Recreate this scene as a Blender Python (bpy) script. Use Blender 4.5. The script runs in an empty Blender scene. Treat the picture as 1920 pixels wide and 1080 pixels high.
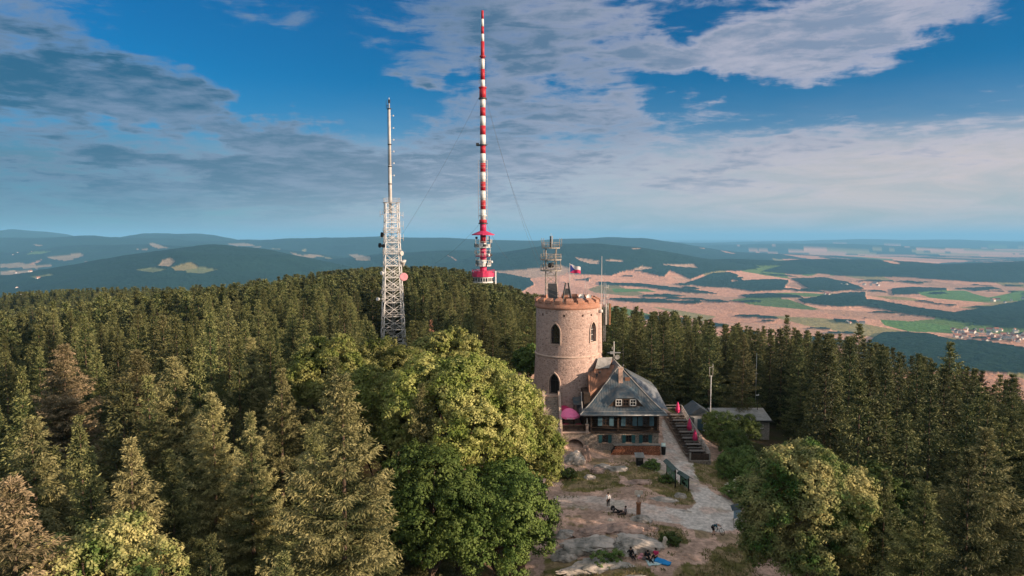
import bpy, bmesh, math, random
import numpy as np
from mathutils import Vector, Matrix
R = math.radians
random.seed(7)
SC = bpy.context.scene
COL = SC.collection
F = 1280.0                      # focal length in pixels of the 1920 px wide photograph
PITCH = math.atan(94 / F)
CAMZ = 31.0
# ---------------------------------------------------------------- camera
cd = bpy.data.cameras.new('camera'); cam = bpy.data.objects.new('camera', cd); COL.objects.link(cam)
cd.sensor_width = 36.0; cd.lens = 36.0 * F / 1920
cd.clip_start = 0.5; cd.clip_end = 250000
cam.location = (0, 0, CAMZ); cam.rotation_euler = (R(90) - PITCH, 0, 0)
SC.camera = cam
# ---------------------------------------------------------------- world, sun, exposure
SUN_EL, SUN_AZ = 13.5, -21.0     # degrees; azimuth counted from +X towards +Y
SC.view_settings.view_transform = 'Standard'
try: SC.view_settings.look = 'None'
except Exception: pass
SC.view_settings.exposure = 0.97
SC.view_settings.gamma = 1.0
SC.view_settings.use_curve_mapping = False
cy = SC.cycles
cy.max_bounces = 5; cy.diffuse_bounces = 2; cy.glossy_bounces = 2; cy.transmission_bounces = 3
cy.volume_bounces = 0; cy.transparent_max_bounces = 6
cy.sample_clamp_indirect = 4
sl = bpy.data.lights.new('sun', 'SUN'); sun = bpy.data.objects.new('sun', sl); COL.objects.link(sun)
sl.energy = 5.0; sl.angle = R(0.53); sl.color = (1.0, 0.75, 0.54)
sdir = Vector((math.cos(R(SUN_AZ)) * math.cos(R(SUN_EL)), math.sin(R(SUN_AZ)) * math.cos(R(SUN_EL)), math.sin(R(SUN_EL))))
sun.rotation_euler = sdir.to_track_quat('Z', 'Y').to_euler()

class NT:
    """small helper for writing node trees"""
    def __init__(s, tree): s.t = tree; s.n = tree.nodes; s.l = tree.links
    def node(s, kind, **kw):
        n = s.n.new(kind)
        for k, v in kw.items(): setattr(n, k, v)
        return n
    def put(s, sock, v):
        if isinstance(v, bpy.types.NodeSocket): s.l.new(v, sock)
        elif v is not None: sock.default_value = v
    def m(s, op, a, b=None, c=None, clamp=False):
        n = s.n.new('ShaderNodeMath'); n.operation = op; n.use_clamp = clamp
        s.put(n.inputs[0], a); s.put(n.inputs[1], b); s.put(n.inputs[2], c); return n.outputs[0]
    def vm(s, op, a, b=None, scale=None):
        n = s.n.new('ShaderNodeVectorMath'); n.operation = op
        s.put(n.inputs[0], a); s.put(n.inputs[1], b)
        if scale is not None: s.put(n.inputs['Scale'], scale)
        return n.outputs['Value'] if op in ('DOT_PRODUCT', 'LENGTH', 'DISTANCE') else n.outputs[0]
    def noise(s, vec, scale, detail=4, rough=0.55, dist=0.0, out='Fac'):
        n = s.n.new('ShaderNodeTexNoise'); s.put(n.inputs['Vector'], vec)
        n.inputs['Scale'].default_value = scale; n.inputs['Detail'].default_value = detail
        n.inputs['Roughness'].default_value = rough; n.inputs['Distortion'].default_value = dist
        return n.outputs[out]
    def mix(s, f, a, b, mode='MIX'):
        n = s.n.new('ShaderNodeMix'); n.data_type = 'RGBA'; n.blend_type = mode; n.clamp_factor = True
        s.put(n.inputs[0], f); s.put(n.inputs[6], a if isinstance(a, bpy.types.NodeSocket) else rgba(a))
        s.put(n.inputs[7], b if isinstance(b, bpy.types.NodeSocket) else rgba(b)); return n.outputs[2]
    def ramp(s, f, lo, hi, a=0.0, b=1.0, smooth=True):
        n = s.n.new('ShaderNodeMapRange'); n.clamp = True
        if smooth: n.interpolation_type = 'SMOOTHSTEP'
        s.put(n.inputs[0], f); s.put(n.inputs[1], lo); s.put(n.inputs[2], hi); s.put(n.inputs[3], a); s.put(n.inputs[4], b)
        return n.outputs[0]
def rgba(c): return (c[0], c[1], c[2], 1.0) if len(c) == 3 else c

def build_world():
    w = bpy.data.worlds.new('World'); SC.world = w; w.use_nodes = True
    t = NT(w.node_tree); w.node_tree.nodes.clear()
    out = t.node('ShaderNodeOutputWorld'); bg = t.node('ShaderNodeBackground')
    sky = t.node('ShaderNodeTexSky'); sky.sky_type = 'NISHITA'; sky.sun_disc = False
    sky.sun_elevation = R(SUN_EL); sky.sun_rotation = R(90 - SUN_AZ)
    sky.altitude = 1000; sky.air_density = 1.0; sky.dust_density = 1.0; sky.ozone_density = 2.5
    d = t.node('ShaderNodeTexCoord').outputs['Generated']
    sx = t.node('ShaderNodeSeparateXYZ'); t.put(sx.inputs[0], d)
    x, y, z = sx.outputs
    az = t.m('ARCTAN2', x, y); el = t.m('ARCSINE', z, clamp=False)
    def ll(px, py):
        u = (px - 960) / F; a = math.atan(u); return a, math.atan((446 - py) / F * math.cos(a))
    # planar cloud layer coordinates
    h = t.m('MAXIMUM', t.m('ADD', z, 0.10), 0.03)
    cx = t.node('ShaderNodeCombineXYZ')
    t.put(cx.inputs[0], t.m('DIVIDE', x, h)); t.put(cx.inputs[1], t.m('DIVIDE', y, h)); cx.inputs[2].default_value = 3.1
    q = cx.outputs[0]
    ca = t.node('ShaderNodeCombineXYZ'); t.put(ca.inputs[0], az); t.put(ca.inputs[1], el)
    ang = ca.outputs[0]
    wn = t.noise(q, 0.9, 4, 0.55, out='Color')
    wn2 = t.noise(ang, 9.0, 5, 0.6, out='Color')
    warp = t.vm('ADD', t.vm('SCALE', t.vm('SUBTRACT', wn, (0.5, 0.5, 0.5)), scale=0.09), t.vm('SCALE', t.vm('SUBTRACT', wn2, (0.5, 0.5, 0.5)), scale=0.10))
    wv = t.vm('ADD', ang, warp)
    def blob(px, py, L, W, rot, wt):
        a, e = ll(px, py)
        mp = t.node('ShaderNodeMapping', vector_type='TEXTURE'); t.put(mp.inputs[0], wv)
        mp.inputs['Location'].default_value = (a, e, 0); mp.inputs['Rotation'].default_value = (0, 0, R(rot))
        mp.inputs['Scale'].default_value = (L / F, W / F, 1)
        g = t.node('ShaderNodeTexGradient', gradient_type='SPHERICAL'); t.put(g.inputs[0], mp.outputs[0])
        return t.m('MULTIPLY', t.ramp(g.outputs[1], 0, 1), wt)
    def total(lst, base):
        acc = base
        for b in lst: acc = t.m('ADD', acc, blob(*b))
        return acc
    cover = total([
        (120, 190, 520, 150, -12, 1.0), (480, 270, 420, 110, -16, 0.95), (760, 320, 420, 120, -8, 0.7), (300, 350, 520, 110, -3, 0.8),
        (60, 50, 260, 130, -20, 0.45), (350, 20, 300, 60, 0, 0.35), (60, 400, 600, 60, 2, 0.3),
        (980, 70, 420, 190, -8, 0.95), (900, 210, 330, 130, -5, 0.6), (1080, 290, 300, 120, 5, 0.45),
        (1560, 40, 520, 90, 14, 1.0), (1330, 110, 330, 80, -6, 0.65), (1480, 160, 280, 45, 8, 0.5), (1800, 10, 330, 50, 12, 0.6),
        (1440, 280, 360, 75, 12, 0.65), (1680, 300, 360, 65, 2, 0.5),
        (470, 110, 340, 90, -14, -0.75), (640, 190, 300, 62, -8, -1.25), (700, 40, 160, 50, 0, -0.3), (330, 262, 210, 40, -4, -1.5), (40, 292, 140, 36, -8, -1.1), (430, 275, 90, 22, -10, -0.5), (330, 322, 100, 22, -3, -0.6), (860, 185, 90, 34, 20, -0.8), (1020, 160, 60, 30, 20, -.4), (1290, 175, 200, 36, -4, -0.8),
        (1790, 150, 420, 85, 12, -1.1), (560, 150, 330, 90, -12, -0.45), (1150, 420, 900, 60, 0, -0.3), (960, 330, 420, 120, 4, 0.30), (1250, 210, 300, 60, 6, 0.25), (1340, 175, 240, 50, -6, -0.5), (1290, 60, 80, 70, 40, -0.9), (780, 190, 120, 40, 0, -0.2)], 0.04)
    n1 = t.noise(q, 1.35, 9, 0.62, 0.5); n2 = t.noise(q, 6.5, 6, 0.6, 0.3)
    rotm = t.node('ShaderNodeMapping'); t.put(rotm.inputs[0], ang); rotm.inputs['Rotation'].default_value = (0, 0, R(7)); rotm.inputs['Scale'].default_value = (7.0, 40.0, 1)
    n3 = t.noise(rotm.outputs[0], 1.0, 8, 0.64, 0.9)
    tex = t.m('ADD', t.m('ADD', t.m('MULTIPLY', t.m('SUBTRACT', n1, 0.5), 1.5), t.m('MULTIPLY', t.m('SUBTRACT', n2, 0.5), 2.0)), t.m('MULTIPLY', t.m('SUBTRACT', n3, 0.5), 2.3))
    dens = t.ramp(t.m('ADD', cover, tex), -0.04, 0.98)
    thick = t.ramp(t.m('ADD', t.m('ADD', cover, t.m('MULTIPLY', tex, 0.7)), 0.0), 0.30, 1.15)
    # clear sky graded from the Nishita sky
    hs = t.node('ShaderNodeHueSaturation'); t.put(hs.inputs['Color'], sky.outputs[0]); hs.inputs['Saturation'].default_value = 1.25
    clear = t.mix(1.0, hs.outputs[0], (0.0, 0.74, 1.03), 'MULTIPLY')
    # horizon veil
    veil = t.ramp(el, R(13), R(1.0))
    right = t.ramp(az, R(-20), R(36))
    vcol = t.mix(t.ramp(az, R(-38), R(-2)), (1.0, 2.2, 3.2), (4.9, 5.3, 6.0)); vcol = t.mix(t.ramp(az, R(0), R(30)), vcol, (6.8, 5.8, 5.6))
    low = t.ramp(el, R(4.5), R(0.2))
    vcol = t.mix(t.m('MULTIPLY', low, 0.25), vcol, (3.3, 4.3, 4.9))
    vn = t.ramp(n3, 0.25, 0.75, 0.75, 1.1)
    rr = t.ramp(el, R(10.0), R(5.0))
    vfac = t.m('MULTIPLY', t.m('MULTIPLY', t.m('MAXIMUM', t.m('MULTIPLY', veil, 0.6), rr), vn), 0.95, clamp=True)
    skyc = t.mix(vfac, clear, vcol)
    lit = t.mix(right, (2.1, 2.9, 4.3), (6.2, 5.8, 6.6))
    dark = t.mix(right, (0.22, 1.15, 2.2), (2.7, 3.3, 4.6))
    sh = t.m('MULTIPLY', thick, t.ramp(t.m('ADD', t.m('MULTIPLY', t.noise(q, 1.7, 6, 0.6, 0.3), 0.45), t.m('ADD', t.m('MULTIPLY', n2, 0.25), t.m('MULTIPLY', n3, 0.3))), 0.39, 0.60, 0.1, 1.12), clamp=True)
    cc = t.mix(sh, lit, dark)
    cc = t.mix(t.m('MULTIPLY', veil, 0.35), cc, vcol)
    fin = t.mix(t.m('MULTIPLY', dens, t.ramp(el, R(0.5), R(5), 0.25, 0.93)), skyc, cc)
    # bright cloud added out of view, above and behind, to lift the shade
    back = t.m('MAXIMUM', t.ramp(el, R(27), R(45)), t.ramp(y, 0.25, -0.25))
    fin = t.mix(back, fin, t.mix(t.ramp(n1, .35, .65), (4.6, 5.0, 5.3), (8.0, 7.8, 7.5)))
    t.put(bg.inputs[0], fin); bg.inputs[1].default_value = 0.05
    t.l.new(bg.outputs[0], out.inputs[0])
build_world()
# ---------------------------------------------------------------- helpers
def ray(px, py):
    u = (px - 960) / F; v = (py - 540) / F
    c, s = math.cos(PITCH), math.sin(PITCH)
    return np.array([u, c - v * s, -s - v * c])
def P(px, py, Y):
    d = ray(px, py); k = Y / d[1]
    return Vector((d[0] * k, Y, CAMZ + d[2] * k))
def PZ(px, py, z):
    d = ray(px, py); k = (z - CAMZ) / d[2]
    return Vector((d[0] * k, d[1] * k, z))
def proj(x, y, z):
    c, s = math.cos(PITCH), math.sin(PITCH); dz = z - CAMZ
    dep = y * c - dz * s; up = y * s + dz * c
    dep = np.where(dep > 1, dep, 1)
    return 960 + F * x / dep, 540 - F * up / dep
BASE = {}
def tag(o, label=None, cat=None, group=None, kind=None):
    if label: o['label'] = label
    if cat: o['category'] = cat
    if group: o['group'] = group
    if kind: o['kind'] = kind
    return o
def thing(name, loc, label, cat, group=None, rz=0.0):
    o = bpy.data.objects.new(name, None); COL.objects.link(o)
    o.location = loc; o.rotation_euler = (0, 0, rz); o.empty_display_size = 0.3
    BASE[o] = Vector(loc) if rz == 0 else Vector((0, 0, 0))
    return tag(o, label, cat, group)
def link(name, me, mat=None, parent=None, loc=(0, 0, 0)):
    o = bpy.data.objects.new(name, me); COL.objects.link(o); o.location = loc
    if mat is not None: me.materials.append(mat)
    if parent is not None: o.parent = parent; BASE[o] = BASE[parent]
    else: BASE[o] = Vector(loc)
    return o
def np_mesh(name, V, Fc, smooth=False):
    V = np.asarray(V, dtype=np.float32); Fc = np.asarray(Fc, dtype=np.int32)
    me = bpy.data.meshes.new(name); k = Fc.shape[1]
    me.vertices.add(len(V)); me.vertices.foreach_set('co', V.ravel())
    me.loops.add(Fc.size); me.loops.foreach_set('vertex_index', Fc.ravel())
    me.polygons.add(len(Fc)); me.polygons.foreach_set('loop_start', np.arange(0, Fc.size, k, dtype=np.int32))
    me.update(calc_edges=True)
    if smooth: me.polygons.foreach_set('use_smooth', np.ones(len(Fc), dtype=bool))
    return me
class B:
    """collects shapes (world or local coordinates) and links them as one mesh object"""
    def __init__(s): s.v = []; s.f = []; s.sm = []
    def add(s, vs, fs, smooth=False):
        o = len(s.v); s.v += [tuple(p) for p in vs]; s.f += [tuple(i + o for i in f) for f in fs]; s.sm += [smooth] * len(fs); return s
    def box(s, c, d, rz=0, M=None):
        x, y, z = d[0] / 2, d[1] / 2, d[2] / 2
        vs = [Vector((a * x, b * y, e * z)) for a in (-1, 1) for b in (-1, 1) for e in (-1, 1)]
        rot = M if M is not None else Matrix.Rotation(rz, 3, 'Z')
        vs = [rot @ p + Vector(c) for p in vs]
        return s.add(vs, [(0, 1, 3, 2), (4, 6, 7, 5), (0, 4, 5, 1), (2, 3, 7, 6), (0, 2, 6, 4), (1, 5, 7, 3)])
    def bx(s, x0, x1, y0, y1, z0, z1): return s.box(((x0 + x1) / 2, (y0 + y1) / 2, (z0 + z1) / 2), (x1 - x0, y1 - y0, z1 - z0))
    def bar(s, a, b, w, h=None, up=(0, 0, 1)):
        a, b = Vector(a), Vector(b); d = b - a
        if d.length < 1e-6: return s
        X = d.normalized(); U = Vector(up)
        if abs(X.dot(U)) > .98: U = Vector((1, 0, 0))
        Y = U.cross(X).normalized(); Z = X.cross(Y)
        return s.box((a + b) / 2, (d.length, w, h or w), M=Matrix((X, Y, Z)).transposed())
    def tube(s, a, b, r0, r1=None, n=8, caps=True, smooth=True):
        r1 = r0 if r1 is None else r1
        a, b = Vector(a), Vector(b); X = (b - a).normalized(); U = Vector((0, 0, 1))
        if abs(X.dot(U)) > .98: U = Vector((1, 0, 0))
        Y = U.cross(X).normalized(); Z = X.cross(Y)
        vs = []
        for p, r in ((a, r0), (b, r1)):
            for i in range(n):
                t = 2 * math.pi * i / n; vs.append(p + (Y * math.cos(t) + Z * math.sin(t)) * r)
        fs = [(i, (i + 1) % n, n + (i + 1) % n, n + i) for i in range(n)]
        s.add(vs, fs, smooth)
        if caps: s.add(vs, [tuple(range(n - 1, -1, -1)), tuple(range(n, 2 * n))])
        return s
    def lathe(s, c, prof, n=32, smooth=True, a0=0.0, caps=False):
        c = Vector(c); vs = []
        for r, z in prof:
            for i in range(n):
                t = a0 + 2 * math.pi * i / n; vs.append((c.x + r * math.cos(t), c.y + r * math.sin(t), c.z + z))
        fs = []
        for k in range(len(prof) - 1):
            for i in range(n):
                j = (i + 1) % n; fs.append((k * n + i, k * n + j, (k + 1) * n + j, (k + 1) * n + i))
        s.add(vs, fs, smooth)
        if caps:
            s.add(vs[:n], [tuple(range(n - 1, -1, -1))]); s.add(vs[-n:], [tuple(range(n))])
        return s
    def prism(s, pts, d):
        """polygon pts extruded by vector d"""
        n = len(pts); a = [Vector(p) for p in pts]; b = [p + Vector(d) for p in a]
        return s.add(a + b, [tuple(range(n - 1, -1, -1)), tuple(range(n, 2 * n))] + [(i, (i + 1) % n, n + (i + 1) % n, n + i) for i in range(n)])
    def build(s, name, mat, parent=None, recalc=True):
        off = BASE.get(parent, Vector((0, 0, 0)))
        me = bpy.data.meshes.new(name)
        me.from_pydata([(p[0] - off.x, p[1] - off.y, p[2] - off.z) for p in s.v], [], s.f)
        me.polygons.foreach_set('use_smooth', s.sm)
        if recalc:
            bm = bmesh.new(); bm.from_mesh(me); bmesh.ops.remove_doubles(bm, verts=bm.verts, dist=1e-5)
            bmesh.ops.recalc_face_normals(bm, faces=bm.faces); bm.to_mesh(me); bm.free()
        me.update()
        return link(name, me, mat, parent)
def cut(o, cutters):
    """real openings: subtract temporary cutters, then throw them away"""
    for c in cutters:
        m = o.modifiers.new('cut', 'BOOLEAN'); m.operation = 'DIFFERENCE'; m.solver = 'EXACT'; m.object = c
    bpy.context.view_layer.update()
    dg = bpy.context.evaluated_depsgraph_get()
    me = bpy.data.meshes.new_from_object(o.evaluated_get(dg)); o.modifiers.clear(); o.data = me
    for c in cutters: bpy.data.objects.remove(c, do_unlink=True)
def dup(root, loc, rz=None, label=None, scale=None):
    r = root.copy(); COL.objects.link(r); r.location = loc; BASE[r] = Vector(loc)
    if rz is not None: r.rotation_euler = (0, 0, rz)
    if scale is not None: r.scale = scale
    if label: r['label'] = label
    for ch in root.children:
        c = ch.copy(); COL.objects.link(c); c.parent = r
        for g in ch.children:
            d = g.copy(); COL.objects.link(d); d.parent = c
    return r
def at_world(o, loc, rz=0.0):
    o.location = loc; o.rotation_euler = (0, 0, rz)
# ---------------------------------------------------------------- materials
def mat(name, col, rough=0.75, var=0.25, scale=1.5, bump=0.0, bscale=6.0, metal=0.0, col2=None, spec=0.3):
    m = bpy.data.materials.new(name); m.use_nodes = True; t = NT(m.node_tree)
    b = m.node_tree.nodes['Principled BSDF']
    oc = t.node('ShaderNodeTexCoord').outputs['Object']
    n = t.noise(oc, scale, 5, 0.6)
    c2 = col2 or tuple(c * (1 - var) for c in col); c1 = col if col2 else tuple(min(1, c * (1 + var)) for c in col)
    t.put(b.inputs['Base Color'], t.mix(t.ramp(n, 0.32, 0.68), c2, c1))
    b.inputs['Roughness'].default_value = rough; b.inputs['Metallic'].default_value = metal
    b.inputs['Specular IOR Level'].default_value = spec
    if bump:
        bn = t.node('ShaderNodeBump'); bn.inputs['Strength'].default_value = min(1, bump); bn.inputs['Distance'].default_value = 0.05 * max(1, bump)
        t.put(bn.inputs['Height'], t.noise(oc, bscale, 6, 0.6)); t.put(b.inputs['Normal'], bn.outputs[0])
    return m
def stone_mat(name, c1, c2, mortar, scale=2.2, holes=True, stretch=1.8, spots=0.35):
    m = bpy.data.materials.new(name); m.use_nodes = True; t = NT(m.node_tree); b = m.node_tree.nodes['Principled BSDF']
    oc = t.node('ShaderNodeTexCoord').outputs['Object']
    wv = t.vm('ADD', oc, t.vm('SCALE', t.noise(oc, 1.3, 3, out='Color'), scale=0.5))
    sc = t.vm('MULTIPLY', wv, (1.0, 1.0, stretch))
    vo = t.node('ShaderNodeTexVoronoi'); t.put(vo.inputs['Vector'], sc); vo.inputs['Scale'].default_value = scale
    ve = t.node('ShaderNodeTexVoronoi', feature='DISTANCE_TO_EDGE'); t.put(ve.inputs['Vector'], sc); ve.inputs['Scale'].default_value = scale
    cell = t.node('ShaderNodeSeparateColor'); t.put(cell.inputs[0], vo.outputs['Color'])
    col = t.mix(t.ramp(cell.outputs[0], 0.0, 1.0, smooth=False), c1, c2)
    col = t.mix(t.ramp(t.noise(oc, 0.45, 5, 0.6), 0.35, 0.7, 0.0, 0.45), col, tuple(c * 0.62 for c in c1))
    edge = t.ramp(ve.outputs['Distance'], 0.02, 0.10)
    col = t.mix(edge, mortar, col)
    if holes:
        dk = t.m('MULTIPLY', t.m('GREATER_THAN', cell.outputs[1], 1 - spots), t.ramp(vo.outputs['Distance'], 0.35, 0.12))
        col = t.mix(t.m('MULTIPLY', dk, 0.85), col, tuple(c * 0.16 for c in c1))
    t.put(b.inputs['Base Color'], col); b.inputs['Roughness'].default_value = 0.9; b.inputs['Specular IOR Level'].default_value = 0.15
    bn = t.node('ShaderNodeBump'); bn.inputs['Strength'].default_value = 0.7; bn.inputs['Distance'].default_value = 0.06
    t.put(bn.inputs['Height'], t.m('ADD', edge, t.m('MULTIPLY', t.noise(oc, 9, 5, 0.6), 0.7))); t.put(b.inputs['Normal'], bn.outputs[0])
    return m
def leaf_mat(name, ca, cb, cc, nscale=0.35, trans=0.25, rnd=0.6, lit_tips=None):
    """ca..cb mixed by clumps inside a crown, cc = another tint some trees lean to"""
    m = bpy.data.materials.new(name); m.use_nodes = True; t = NT(m.node_tree); b = m.node_tree.nodes['Principled BSDF']
    tc = t.node('ShaderNodeTexCoord').outputs['Object']; oi = t.node('ShaderNodeObjectInfo').outputs['Random']
    mo = t.vm('ADD', tc, t.vm('SCALE', t.vm('ADD', (0, 0, 0), (13.0, 7.0, 5.0)), scale=oi))
    n = t.noise(mo, nscale, 4, 0.6)
    col = t.mix(t.ramp(n, 0.35, 0.65), ca, cb)
    r2 = t.m('FRACT', t.m('MULTIPLY', oi, 7.31))
    col = t.mix(t.m('MULTIPLY', t.ramp(r2, 0.35, 1.0), rnd), col, cc)
    r3 = t.m('FRACT', t.m('MULTIPLY', oi, 17.7))
    if lit_tips:      # sunlight on the twig ends, painted into the needle colour
        at = t.node('ShaderNodeAttribute'); at.attribute_name = 'shoot'
        f = t.m('MULTIPLY', at.outputs['Fac'], t.ramp(t.noise(mo, 0.8, 3, 0.6), .3, .62, .25, 1.0)); col = t.mix(f, col, lit_tips)
    fine = t.noise(mo, 5.0, 2, 0.5)
    br = t.m('MULTIPLY', t.ramp(r3, 0, 1, 0.6, 1.3), t.ramp(fine, 0.3, 0.7, 0.75, 1.3))
    sc = t.node('ShaderNodeVectorMath', operation='SCALE'); t.put(sc.inputs[0], col); t.put(sc.inputs['Scale'], br)
    t.put(b.inputs['Base Color'], sc.outputs[0]); b.inputs['Roughness'].default_value = 0.65; b.inputs['Specular IOR Level'].default_value = 0.18
    tr = t.node('ShaderNodeBsdfTranslucent'); t.put(tr.inputs[0], sc.outputs[0])
    mx = t.node('ShaderNodeMixShader'); mx.inputs[0].default_value = trans
    out = m.node_tree.nodes['Material Output']
    t.l.new(b.outputs[0], mx.inputs[1]); t.l.new(tr.outputs[0], mx.inputs[2]); t.l.new(mx.outputs[0], out.inputs[0])
    return m
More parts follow.
